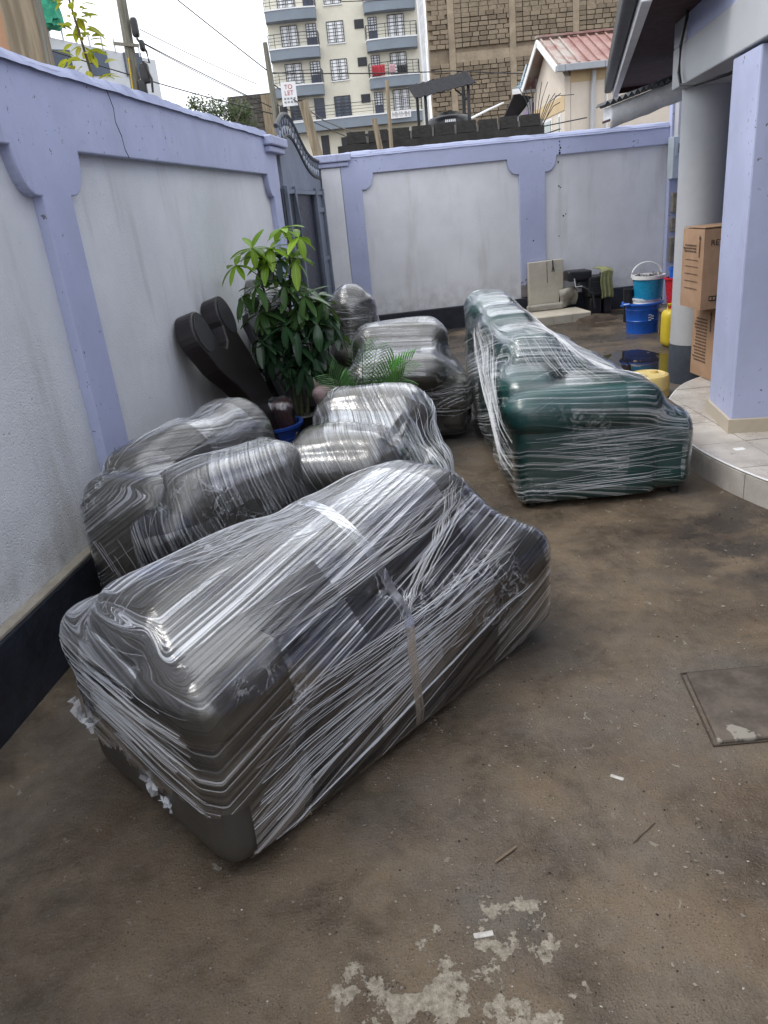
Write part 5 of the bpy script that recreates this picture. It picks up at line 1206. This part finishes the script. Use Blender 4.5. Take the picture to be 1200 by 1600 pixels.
b = B(); b.prism([(0.0, 0.0), (0.6, 0.0), (0.6, 1.0), (0.1, 1.05), (0.0, 0.98)], FQ, -0.06, 0.0); rel(b.obj('panel', M_charc, dp, bevel=0.012))
# ================================================================== PLANTS
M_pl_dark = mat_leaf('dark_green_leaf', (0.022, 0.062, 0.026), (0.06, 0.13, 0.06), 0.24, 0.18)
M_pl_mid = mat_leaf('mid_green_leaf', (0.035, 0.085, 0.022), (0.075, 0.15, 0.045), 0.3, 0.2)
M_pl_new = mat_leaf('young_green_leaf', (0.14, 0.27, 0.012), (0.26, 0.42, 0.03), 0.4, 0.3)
LM = {k: [leaf_mesh('leaflet_%s' % k, 0.19, 0.062, m, 0.20, 0.12, 6), leaf_mesh('leaflet_%s_wide' % k, 0.17, 0.066, m, 0.32, 0.10, 6)] for k, m in (('dark', M_pl_dark), ('mid', M_pl_mid), ('new', M_pl_new))}
PX, PY = -0.53, 5.40
pot = thing('plant_pot', 'dark round pot under the big leafy plant', 'pot', (PX, PY, 0))
b = B(); b.lathe([(0.11, 0.0), (0.15, 0.24), (0.16, 0.25), (0.15, 0.26), (0.14, 0.22), (0.0, 0.22)], (PX, PY, 0), 24, cap1=False); rel(b.obj('pot', M_black, pot, True))
pl = thing('potted_plant', 'tall umbrella plant with dark leaves and bright young top', 'plant', (PX, PY, 0.2))
M_stem = plain('plant_stem', (0.07, 0.075, 0.035), 0.7, 0.3, 30)
RP = random.Random(12)
stems = [[(PX, PY, 0.2), (PX + .03, PY, 0.6), (PX + .02, PY + .02, 1.0), (PX + 0.08, PY, 1.42)], [(PX - .03, PY + .02, 0.2), (PX - .05, PY + .03, 0.6), (PX - .12, PY + .02, 0.95), (PX - .17, PY, 1.36)], [(PX + .04, PY - .02, 0.2), (PX + .09, PY - .03, 0.55), (PX + 0.17, PY - .03, 0.85), (PX + 0.22, PY - .03, 1.0)]]
for st in stems:
    b = B(); b.tube(st, [0.018, 0.015, 0.011, 0.006], 7); rel(b.obj('stem', M_stem, pl, True))
def at(st, t):
    t *= len(st) - 1; i = min(int(t), len(st) - 2); return Vector(st[i]).lerp(Vector(st[i + 1]), t - i)
spots = []
for i in range(42):
    if i < 15: st = stems[0]; t = 0.30 + 0.70 * (i / 14) ** 0.62
    elif i < 29: st = stems[1]; t = 0.30 + 0.70 * ((i - 15) / 13) ** 0.62
    else: st = stems[2]; t = 0.28 + 0.72 * (i - 29) / 12
    spots.append((at(st, t), i * 2.4 + RP.uniform(-.4, .4), t))
pet = B(); extra = B()
for i in range(30):
    st = stems[i % 3]; t = 0.30 + 0.62 * RP.random(); spots.append((at(st, t), RP.uniform(0, 6.28), t))
for ci, (p, a, t) in enumerate(spots):
    el = -0.1 + 0.9 * max(0, t - 0.55) ; rr = RP.uniform(0.06, 0.19) * (1.10 - 0.45 * max(0, t - .5)); rr *= 1.0 if ci < 42 else 0.7
    c = p + Vector((math.cos(a) * rr, math.sin(a) * rr * 0.8, el * rr + RP.uniform(0.0, 0.07)))
    pet.tube([p, p.lerp(c, 0.5) + Vector((0, 0, 0.02)), c], [0.004, 0.0035, 0.003], 4)
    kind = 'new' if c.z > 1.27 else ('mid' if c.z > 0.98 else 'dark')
    axis = Vector((math.cos(a) * 0.6, math.sin(a) * 0.6 - 0.35, 0.55 + 0.4 * RP.random())).normalized()
    s1 = axis.orthogonal().normalized(); s2 = axis.cross(s1); n_ = 7; a0 = RP.uniform(0, 6.28)
    for k in range(n_):
        an = a0 + 2 * math.pi * k / n_ + RP.uniform(-.15, .15); d = s1 * math.cos(an) + s2 * math.sin(an) - axis * (RP.uniform(0.0, 0.3) if kind != 'dark' else RP.uniform(0.1, 0.45)) - Vector((0, 0, 0.02 if kind == 'new' else 0.08))
        q = d.normalized().to_track_quat('X', 'Z'); sc = RP.uniform(0.72, 1.1) * (0.95 if kind == 'new' else 1.0)
        if ci < 42:
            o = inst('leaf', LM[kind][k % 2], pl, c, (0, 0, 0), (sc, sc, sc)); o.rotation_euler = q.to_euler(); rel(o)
        else:
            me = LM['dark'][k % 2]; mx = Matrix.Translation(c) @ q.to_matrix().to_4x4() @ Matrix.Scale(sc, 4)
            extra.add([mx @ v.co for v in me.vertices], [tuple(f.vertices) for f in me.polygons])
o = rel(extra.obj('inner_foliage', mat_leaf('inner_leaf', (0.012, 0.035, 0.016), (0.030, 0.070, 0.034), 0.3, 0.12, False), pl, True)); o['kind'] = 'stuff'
rel(pet.obj('leaf_stalks', M_stem, pl))
# small palm
M_palm = mat_leaf('palm_leaf', (0.05, 0.16, 0.04), (0.09, 0.24, 0.065), 0.6, 0.2); M_palm_new = mat_leaf('palm_leaf_new', (0.04, 0.24, 0.015), (0.08, 0.36, 0.03), 0.35, 0.3)
pm = [leaf_mesh('palm_leaflet', 0.16, 0.025, M_palm, 0.15, 0.2, 3), leaf_mesh('palm_leaflet_new', 0.13, 0.024, M_palm_new, 0.15, 0.2, 3)]
palm = thing('potted_palm', 'small feathery palm peeping up between the wrapped armchairs', 'plant', (-0.08, 4.72, 0))
b = B(); b.lathe([(0.08, 0.0), (0.11, 0.2), (0.10, 0.2), (0.0, 0.18)], (-0.08, 4.72, 0), 20, cap1=False); rel(b.obj('pot', M_black, palm, True))
root = Vector((-0.08, 4.72, 0.2))
for tip, mid_, kind in (((-0.03, 4.70, 0.80), (-0.06, 4.72, 0.5), 0), ((-0.25, 4.65, 0.66), (-0.15, 4.7, 0.5), 0), ((0.16, 4.66, 0.70), (0.02, 4.70, 0.54), 0), ((0.27, 4.75, 0.68), (0.08, 4.74, 0.62), 1), ((0.20, 4.60, 0.60), (0.05, 4.66, 0.5), 0), ((-0.20, 4.80, 0.58), (-0.15, 4.76, 0.45), 0), ((0.06, 4.85, 0.76), (0.0, 4.78, 0.55), 0)):
    tip, mid_ = Vector(tip), Vector(mid_)
    cur = lambda t: root * (1 - t) ** 2 + mid_ * 2 * t * (1 - t) * 1.0 + tip * t * t
    b = B(); b.tube([cur(i / 10) for i in range(11)], [0.005 - 0.0035 * i / 10 for i in range(11)], 5); fr = rel(b.obj('frond', M_stem, palm))
    for i in range(17):
        t = 0.38 + 0.62 * i / 16; p = cur(t); d = (cur(min(1, t + .05)) - cur(t - .05)).normalized(); sd = d.cross(Vector((0.2, -1, 0.3))).normalized()
        for s_ in (-1, 1):
            dd = d * 0.75 + sd * s_ * 0.8; o = inst('leaflet', pm[1 if kind and t > 0.6 else 0], fr, p, (0, 0, 0), (0.82 - 0.45 * abs(t - 0.65),) * 3); o.rotation_euler = dd.to_track_quat('X', 'Z').to_euler(); o.matrix_parent_inverse = Matrix()

# ================================================================== YARD THINGS
M_bluetub = plain('blue_plastic', (0.015, 0.12, 0.56), 0.32, 0.08, 5)
M_navytub = plain('deep_blue_plastic', (0.012, 0.05, 0.26), 0.35, 0.1, 5)
M_teal = plain('turquoise_plastic', (0.012, 0.25, 0.45), 0.3, 0.08, 5)
M_redpl = plain('red_plastic', (0.50, 0.018, 0.03), 0.3, 0.08, 5)
M_wpl = plain('white_plastic', (0.72, 0.73, 0.72), 0.35, 0.06, 6)
M_yel = plain('yellow_plastic', (0.60, 0.46, 0.035), 0.38, 0.1, 6)
M_cream_pl = plain('cream_yellow_plastic', (0.64, 0.50, 0.20), 0.4, 0.08, 5)
def tub(name, label, cat, x, y, z, r0, r1, h, mat, rim=0.02, ribs=(0.35, 0.65), group=None):
    t = thing(name, label, cat, (x, y, z), 0, group)
    pr = [(r0, 0)]
    for q in ribs: pr += [(r0 + (r1 - r0) * (q - .015), h * (q - .015)), (r0 + (r1 - r0) * q + 0.004, h * q), (r0 + (r1 - r0) * (q + .015), h * (q + .015))]
    pr += [(r1, h - 0.02), (r1 + rim, h - 0.018), (r1 + rim, h), (r1 - 0.008, h), (r0 - 0.012, 0.012), (0, 0.012)]
    b = B(); b.lathe(pr, (0, 0, 0), 36, cap1=False); o = b.obj('body', mat, t, True); return t, o
# tub by the plant with wrapped bundle
t, o = tub('tub', 'deep blue tub holding film wrapped odds and ends beside the plant', 'tub', -0.71, 5.15, 0, 0.15, 0.19, 0.26, M_navytub)
bd = thing('wrapped_bundle', 'shiny film wrapped bundle of dark oddments sitting in the tub', 'bundle', (-0.71, 5.15, 0.22))
mk = [B().rbox(-0.14, 0.02, -0.10, 0.10, -0.1, 0.22, 0.05, 8, lump=0.02, seed=3), B().rbox(0.0, 0.15, -0.09, 0.09, -0.1, 0.20, 0.05, 8, lump=0.03, seed=5)]
part(mk[0], 'dark_item', M_charc, bd); part(mk[1], 'maroon_item', plain('maroon_cloth', (0.05, 0.010, 0.014), 0.8), bd)
fb_ = film(bd, mk, mat_film('stretch_film_bundle', 33.3, (0.4, -1.0), 1.0, across=70, haze=0.01, refl=7.0), 0.014, 0.4, 'v', 5.0, 0.007, None, 2)
cl_ = B(); cl_.rbox(-0.40, -0.22, 5.02, 5.2, 0.30, 0.50, 0.08, 8, lump=0.06, seed=2); tag(cl_.obj('cloth_bundle', plain('dusty_pink_cloth', (0.34, 0.24, 0.24), 0.9, 0.25, 12), None, True), 'crumpled dusty pink cloth bundle between plant and palm', 'cloth')

# buckets by the wall
t, o = tub('basin', 'big bright blue basin on the wet ground holding stacked buckets', 'basin', 3.13, 8.55, 0, 0.165, 0.195, 0.335, M_bluetub, 0.03, (0.42, 0.78))
bh_ = B(); bh_.tube([(-0.17, -0.09, 0.30), (-0.20, -0.13, 0.34), (-0.24, -0.10, 0.33), (-0.25, -0.03, 0.31)], 0.012, 6); bh_.obj('handle', M_bluetub, t, True)
lb = B()
for i in range(5): lb.box(0.0 + (i % 2) * 0.03, 0.03 + (i % 2) * 0.03, -0.196, -0.192, 0.15 + 0.014 * i, 0.16 + 0.014 * i)
lb.obj('sticker', M_wpl, t)
t, o = tub('bucket', 'white paint bucket nested inside the bright blue basin', 'bucket', 3.17, 8.55, 0.02, 0.13, 0.15, 0.36, M_wpl, 0.006, (0.85, 0.92))
t, o = tub('bucket', 'turquoise bucket with raised white handle stacked above the blue basin', 'bucket', 3.18, 8.53, 0.37, 0.145, 0.165, 0.235, M_teal, 0.004, ())
b = B(); b.lathe([(0.169, 0.21), (0.178, 0.215), (0.178, 0.25), (0.15, 0.25), (0.145, 0.225)], (0, 0, 0), 36, cap0=False, cap1=False); b.obj('rim', M_wpl, t, True)
b = B(); b.tube([(0.172 * math.cos(a), 0.05 + 0.02 * math.sin(a), 0.23 + 0.15 * math.sin(a)) for a in [math.pi * i / 18 for i in range(19)]], 0.010, 6); b.obj('handle', M_wpl, t, True)
b = B()
for i in range(14): 
    x, y = RNG.uniform(-.1, .1), RNG.uniform(-.1, .1); b.bar((x, y, 0.2), (x + RNG.uniform(-.05, .05), y + RNG.uniform(-.05, .05), 0.27), 0.02)
tag(b.obj('contents', plain('grey_oddments', (0.3, 0.28, 0.28), 0.7, 0.3), t))
t, o = tub('tin', 'black tin jammed beside the white bucket in the blue basin', 'tin', 2.985, 8.60, 0.12, 0.05, 0.055, 0.36, M_black, 0.004, ())
stl = thing('stool', 'low wooden stool carrying red bucket behind the column', 'stool', (3.40, 8.25, 0))
b = B(); b.box(-0.16, 0.16, -0.14, 0.14, 0.24, 0.27); b.obj('seat', M_post, stl)
for x in (-.13, .13):
    for y in (-.11, .11): b = B(); b.bar((x, y, 0), (x, y, 0.239), 0.035); b.obj('leg', M_post, stl)
t, o = tub('bucket', 'red plastic bucket partly hidden behind the grey column', 'bucket', 3.40, 8.25, 0.271, 0.10, 0.135, 0.33, M_redpl, 0.012, ())
t, o = tub('bucket', 'small blue bucket on top of the red bucket by column', 'bucket', 3.40, 8.25, 0.50, 0.08, 0.10, 0.20, M_bluetub, 0.006, (0.5,))
# jerrycans
jc = thing('jerrycan', 'yellow jerrycan standing upright half behind the grey column', 'jerrycan', (3.12, 7.62, 0), rad(8))
b = B(); b.rbox(-0.115, 0.115, -0.09, 0.09, 0.0, 0.36, 0.05, 10, 0.006, 0.003); b.obj('body', M_yel, jc, True)
b = B(); b.tube([(-0.08, 0, 0.355), (-0.075, 0, 0.415), (0.03, 0, 0.42), (0.05, 0, 0.355)], 0.016, 8); b.obj('handle', M_yel, jc, True)
b = B(); b.lathe([(0.028, 0.35), (0.028, 0.41), (0.033, 0.41), (0.033, 0.435)], (0.085, 0, 0), 14); b.obj('cap', M_yel, jc, True)
b = B()
for s_ in (-1, 1): b.bar((-0.09, -0.094, 0.18 - s_ * .1), (0.09, -0.094, 0.18 + s_ * .1), 0.018, 0.008, (0, 1, 0))
b.obj('rib', M_yel, jc)
jd = thing('jerrycan', 'cream yellow round plastic drum by the porch edge behind green sofa', 'drum', (2.185, 5.80, 0))
b = B(); b.lathe([(0.155, 0.0), (0.168, 0.01), (0.165, 0.06), (0.170, 0.07), (0.170, 0.085), (0.165, 0.095), (0.166, 0.15), (0.155, 0.175), (0.13, 0.185), (0.125, 0.178), (0.0, 0.176)], (0, 0, 0), 40, cap1=False); b.obj('body', M_cream_pl, jd, True)
b = B(); b.tube([(-0.12, -0.05, 0.186), (-0.09, -0.08, 0.196), (-0.04, -0.10, 0.19)], 0.011, 7); b.obj('handle', M_cream_pl, jd, True)
b = B(); b.lathe([(0.03, 0.175), (0.03, 0.195), (0, 0.197)], (0.06, 0.03, 0), 16, cap1=False); b.obj('cap', M_cream_pl, jd, True)

# cartons on the porch
t_ = NT('brown_cardboard'); c_ = t_.coord('Object')
k_ = t_.mix(t_.ramp(t_.noise(c_, 6, 5, 0.6), 0.3, 0.7), (0.33, 0.205, 0.125), (0.42, 0.27, 0.175))
M_card = t_.done(t_.pbr(k_, 0.8, t_.bump(t_.math('ADD', t_.noise(t_.map(c_, (60, 60, 2)), 2, 3), t_.math('MULTIPLY', t_.noise(c_, 5, 3), 1.2)), 0.25, 0.008), 0, 0.25))
M_ink = plain('black_ink', (0.02, 0.017, 0.015), 0.7)
M_inkf = plain('faint_brown_ink', (0.10, 0.06, 0.04), 0.8)
def carton(label, x, y, z, w, d, h, rz):
    t = thing('cardboard_carton', label, 'carton', (x, y, z), rz, 'cartons on the porch')
    b = B(); b.rbox(0, w, 0, d, 0, h, 0.006, 8, 0.006, 0.002, seed=z); o = b.obj('box', M_card, t, True)
    for q in (0, 1):
        b = B(); b.box(0.004, w - 0.004, 0.004 + q * (d / 2), d / 2 - 0.003 + q * (d / 2), h + 0.006, h + 0.011); b.obj('flap', M_card, t)
    return t
RYM = Matrix.Rotation(rad(-90), 4, 'Z') @ RX      # print on the left end
c1 = carton('lower brown carton on porch floor with arrow and faint print lines', 2.545, 5.48, PZ + 0.002, 0.42, 0.34, 0.525, rad(3))
c2 = carton('upper brown carton with bold print, stacked overhanging the lower carton', 2.385, 5.385, PZ + 0.548, 0.44, 0.33, 0.545, rad(2))
def lm(o): o.matrix_parent_inverse = Matrix(); return o
lm(text_mesh('RET', 0.054, M_ink, c2, Matrix.Translation((0.044, -0.0085, 0.435)) @ RX))
b = B(); b.box(0.055, 0.135, -0.0075, -0.006, 0.06, 0.095); b.box(0.142, 0.165, -0.0075, -0.006, 0.06, 0.095); b.obj('print_mark', M_ink, c2)
b = B(); b.box(0.06, 0.075, -0.0085, -0.0076, 0.068, 0.087); b.box(0.085, 0.10, -0.0085, -0.0076, 0.068, 0.087); b.box(0.108, 0.125, -0.0085, -0.0076, 0.068, 0.087); b.obj('print_gap', M_card, c2)
def left_print(c, d, arrow_z, lines, txt_rows):
    b = B(); b.box(-0.0082, -0.007, 0.045, 0.053, arrow_z, arrow_z + 0.12); b.add([(-0.0082, 0.035, arrow_z + .12), (-0.0082, 0.063, arrow_z + .12), (-0.0082, 0.049, arrow_z + .15)], [(0, 2, 1)]); b.obj('arrow', M_ink, c)
    for z in lines: b = B(); b.box(-0.0082, -0.007, 0.06, 0.26, z, z + 0.004); b.obj('print_line', M_inkf, c)
    r = random.Random(5); b = B()
    for z in txt_rows:
        y = 0.10
        while y < 0.27:
            l = r.uniform(0.01, 0.035); b.box(-0.0082, -0.007, y, y + l, z, z + 0.010); y += l + 0.008
    b.obj('print_rows', M_inkf, c)
left_print(c2, 0.33, 0.36, (0.14, 0.19, 0.24, 0.29, 0.335), (0.39, 0.41, 0.43))
left_print(c1, 0.34, 0.36, (), [0.12 + 0.024 * i for i in range(14)])
b = B(); b.box(0.05, 0.08, -0.0075, -0.006, 0.05, 0.08); b.obj('print_mark', M_ink, c1)

# tiled wash slab by the back wall
M_slabt = plain('cream_wash_tile', (0.50, 0.46, 0.38), 0.5, 0.12, 4, bump=0.15)
M_rough = plain('broken_cement', (0.34, 0.32, 0.28), 0.9, 0.3, 9, bump=0.8, bscale=30)
ws = thing('wash_place', 'cream tiled washing step and upright slab against the far wall', 'washing step', FB(1.3, 0.2, 0))
b = B(); b.prism([(1.20, 0.10), (1.20, 0.735), (1.67, 0.74), (1.67, 0.36), (1.62, 0.30), (1.60, 0.12)], FB, 0.02, 0.09); rel(b.obj('upright_slab', M_slabt, ws, bevel=0.006))
b = B(); b.rbox(1.62, 1.86, -0.02, 0.0, 0.12, 0.36, 0.05, 8, lump=0.06)
vs = [FB(v[0], 0.10 + v[1] * 3, v[2]) for v in b.v]; bb = B(); bb.add(vs, b.f); rel(bb.obj('broken_cement', M_rough, ws))
b = B(); b.fbox(FB, 1.10, 1.84, 0.10, 0.62, -0.05, 0.115); rel(b.obj('step', M_slabt, ws, bevel=0.012))
for i in range(3):
    b = B(); b.fbox(FB, 1.105 + i * 0.245, 1.34 + i * 0.245, 0.622, 0.630, 0.0, 0.105); rel(b.obj('step_tile', M_slabt, ws, bevel=0.003))
b = B(); b.fbox(FB, 1.15, 1.64, 0.10, 0.17, 0.117, 0.20); rel(b.obj('ledge', M_rough, ws, bevel=0.02))
b = B(); b.tube([FB(1.52, 0.10, 0.74), FB(1.52, 0.115, 0.66), FB(1.535, 0.12, 0.60), FB(1.505, 0.12, 0.60), FB(1.52, 0.115, 0.66)], 0.008, 5); rel(b.obj('hook', M_dark_metal, ws))
b = B(); b.bar(FB(1.445, 0.0925, 0.73), FB(1.45, 0.0925, 0.46), 0.006, 0.004, (0, 1, 0)); rel(b.obj('crack', M_dark_metal, ws))
mound = B(); mound.lathe([(0.28, 0.0), (0.24, 0.03), (0.15, 0.06), (0.05, 0.075), (0.0, 0.076)], (2.95, 9.65, 0), 26, 1.0, 0.6, cap1=False)
mound.v = [tuple(Vector(v) + noise.noise_vector(Vector(v) * 9) * 0.03 * (1 if v[2] > 0.01 else 0)) for v in mound.v]
tag(mound.obj('soil_heap', plain('damp_soil', (0.06, 0.042, 0.03), 0.95, 0.4, 14, bump=0.9, bscale=50), None, True), 'low heap of damp brown soil in front of the black machine', 'soil heap')

# black machine with cloth
en = thing('water_pump', 'grimy black pump engine against far wall with drain pipe', 'machine', FB(1.98, 0.2, 0))
def eb(nm_, *a, mat=M_black, r=0.03):
    b = B(); b.rbox(*a, r, 8, 0, 0.012, seed=a[0]); bb = B(); bb.add([FB(*v) for v in b.v], b.f); return rel(bb.obj(nm_, mat, en, True))
eb('block', 1.92, 2.20, 0.06, 0.34, 0.24, 0.50); eb('tank', 1.66, 1.98, 0.08, 0.30, 0.46, 0.59); eb('foot', 1.95, 2.12, 0.10, 0.30, 0.0, 0.25); eb('side_cover', 2.14, 2.25, 0.08, 0.32, 0.0, 0.28); eb('flywheel', 2.16, 2.26, 0.06, 0.30, 0.30, 0.52); eb('carburettor', 1.80, 1.95, 0.14, 0.28, 0.36, 0.46, mat=M_dark_metal)
b = B(); b.tube([FB(1.78, 0.31, 0.42), FB(1.86, 0.36, 0.38), FB(1.96, 0.37, 0.30), FB(1.99, 0.38, 0.10)], 0.014, 8); rel(b.obj('pipe', M_dark_metal, en, True))
b = B(); b.tube([FB(1.74, 0.30, 0.50), FB(1.74, 0.34, 0.40), FB(1.82, 0.36, 0.40)], 0.010, 6); rel(b.obj('hose', M_gut, en, True))
for i in range(5): b = B(); b.fbox(FB, 1.96, 2.16, 0.345, 0.352, 0.28 + i * 0.035, 0.30 + i * 0.035); rel(b.obj('fin', M_dark_metal, en))
b = B(); n, m = 12, 22; vs = []
for i in range(n + 1):
    for j in range(m + 1):
        t = j / m; x = 2.06 + 0.16 * i / n + 0.010 * math.sin(j * 0.4); drop = max(0, t - 0.25) / 0.75
        w = 0.12 + 0.27 * min(1, t / 0.3) + 0.016 * math.sin(i * 1.55 + 1) * drop; z = 0.60 - 0.36 * drop - 0.02 * abs(i - n / 2) / n * 2 + 0.01 * noise.noise(Vector((i * .5, j * .3, 0)))
        vs.append(FB(x, w, z))
b.add(vs, [(i * (m + 1) + j, (i + 1) * (m + 1) + j, (i + 1) * (m + 1) + j + 1, i * (m + 1) + j + 1) for i in range(n) for j in range(m)])
o = b.obj('rag', plain('olive_cloth', (0.22, 0.23, 0.11), 0.95, 0.2, 20), None, True); s_ = o.modifiers.new('s', 'SOLIDIFY'); s_.thickness = 0.006
tag(o, 'olive green rag draped over the black pump engine', 'rag')

# ---- ground clutter ------------------------------------------------------------------
M_twig = plain('dry_twig', (0.20, 0.15, 0.10), 0.9, 0.3, 30); M_twigd = plain('dark_twig', (0.05, 0.036, 0.026), 0.9, 0.3, 30)
mc = thing('manhole_cover', 'rectangular concrete drain cover slab with pale cement patches', 'manhole cover', (1.25, 1.97, 0))
t_ = NT('cover_concrete'); c_ = t_.coord('Object')
k_ = t_.mix(t_.ramp(t_.noise(c_, 7, 6, 0.65), 0.35, 0.7), (0.062, 0.050, 0.041), (0.135, 0.112, 0.092))
pp = t_.ramp(t_.math('ADD', t_.noise(c_, 8, 6, 0.62), t_.math('MULTIPLY', t_.ramp(t_.sep(c_)[1], 1.98, 1.80), 0.16)), 0.64, 0.655)
k_ = t_.mix(t_.math('MULTIPLY', pp, 0.85), k_, (0.27, 0.25, 0.215))
M_cover = t_.done(t_.pbr(k_, 0.85, t_.bump(t_.math('ADD', t_.noise(c_, 25, 5, 0.7), pp), 0.5, 0.01), 0, 0.3))
sl = [(0.985, 2.148), (0.935, 1.795), (1.62, 1.785), (1.66, 2.135)]
b = B(); b.prism(sl, Fid, -0.03, 0.014); rel(b.obj('slab', M_cover, mc, bevel=0.006))
for (p, q) in zip(sl, sl[1:] + sl[:1]):
    c0 = Vector((1.30, 1.97)); pv, qv = Vector(p), Vector(q); pv += (pv - c0).normalized() * 0.018; qv += (qv - c0).normalized() * 0.018
    b = B(); b.bar((pv.x, pv.y, 0.003), (qv.x, qv.y, 0.003), 0.005, 0.004); rel(b.obj('frame_edge', M_twigd, mc))
M_chip = plain('dirty_white_plastic', (0.42, 0.40, 0.37), 0.5, 0.25, 60)
def twig(pts, r, label, m=M_twigd):
    P = []
    for p, q in zip(pts[:-1], pts[1:]):
        for i in range(5):
            v = Vector(p).lerp(Vector(q), i / 5); v += noise.noise_vector(v * 25) * 0.006; v.z = r + 0.001; P.append(v)
    r *= 0.75; v = Vector(pts[-1]); v.z = r + 0.001; P.append(v)
    b = B(); b.tube(P, r, 5); tag(b.obj('twig', m, None, True), label, 'twig')
twig([(0.197, 1.445, 0), (0.257, 1.486, 0)], 0.0042, 'short pale stick lying on the bare ground right of the loveseat', M_twig)
twig([(0.56, 1.46, 0), (0.64, 1.52, 0)], 0.0014, 'tiny dark twig halfway between drain cover and pale stick')
b = B(); b.rbox(-0.024, 0.024, -0.007, 0.007, 0.0, 0.005, 0.002, 8, lump=0.006); o = b.obj('plastic_scrap', M_chip, None, True); o.location = (0.13, 1.247, 0.0); o.rotation_euler = (0, 0, 0.08); tag(o, 'white plastic sliver lying among the cement patches', 'scrap')
b = B(); b.rbox(-0.020, 0.020, -0.006, 0.006, 0.0, 0.005, 0.002, 6, lump=0.007); o = b.obj('plastic_scrap', M_chip, None, True); o.location = (0.598, 1.705, 0.0); o.rotation_euler = (0, 0, -0.6); tag(o, 'white chip on the ground left of the drain cover', 'scrap')
b = B(); b.rbox(-0.03, 0.03, -0.02, 0.02, 0.0, 0.006, 0.003, 6, lump=0.01); o = b.obj('paper_scrap', M_wpl, None, True); o.location = (2.02, 3.95, PZ + 0.002); tag(o, 'small white paper scrap on the tiled porch edge', 'scrap')
rp = random.Random(42); b = B()
M_peb = plain('pebble_stone', (0.20, 0.17, 0.14), 0.9, 0.5, 40)
oct_ = [(1, 0, 0), (-1, 0, 0), (0, 1, 0), (0, -1, 0), (0, 0, 1), (0, 0, -1)]; ofc = [(0, 2, 4), (2, 1, 4), (1, 3, 4), (3, 0, 4), (2, 0, 5), (1, 2, 5), (3, 1, 5), (0, 3, 5)]
def pebbles(n, xr, yr, s0, s1):
    for i in range(n):
        x, y = rp.uniform(*xr), rp.uniform(*yr); s_ = s0 * (s1 / s0) ** (rp.random() ** 2.5); a = rp.uniform(0, 6.28); ca, sa = math.cos(a), math.sin(a)
        sx, sy = s_ * rp.uniform(0.7, 1.4), s_ * rp.uniform(0.6, 1.1)
        b.add([(x + (p[0] * sx * ca - p[1] * sy * sa), y + (p[0] * sx * sa + p[1] * sy * ca), s_ * 0.35 + p[2] * s_ * 0.6) for p in oct_], ofc)
pebbles(2200, (-0.6, 1.5), (0.95, 2.3), 0.0010, 0.0065)
pebbles(900, (0.2, 2.4), (2.2, 5.5), 0.0016, 0.008)
pebbles(300, (-1.3, -0.5), (1.0, 2.0), 0.001, 0.004)
pebbles(350, (1.4, 3.4), (7.0, 10.0), 0.003, 0.018)
tag(b.obj('gravel', M_peb, None), kind='stuff')
b = B(); rp = random.Random(17)
pebbles(260, (0.1, 1.0), (1.25, 2.3), 0.0012, 0.0046); pebbles(160, (-0.3, 0.8), (1.0, 1.6), 0.0010, 0.0036); pebbles(120, (0.9, 2.0), (2.2, 3.6), 0.0016, 0.006)
tag(b.obj('soil_crumbs', plain('dark_soil_crumb', (0.022, 0.016, 0.011), 0.95, 0.3, 60), None), kind='stuff')
b = B(); rp = random.Random(9)
pebbles(420, (-0.6, 1.5), (0.95, 2.5), 0.0010, 0.0035)
pebbles(150, (0.2, 2.3), (2.5, 5.5), 0.0016, 0.006)
tag(b.obj('cement_crumbs', plain('pale_cement_crumb', (0.42, 0.40, 0.35), 0.9, 0.2, 40), None), kind='stuff')
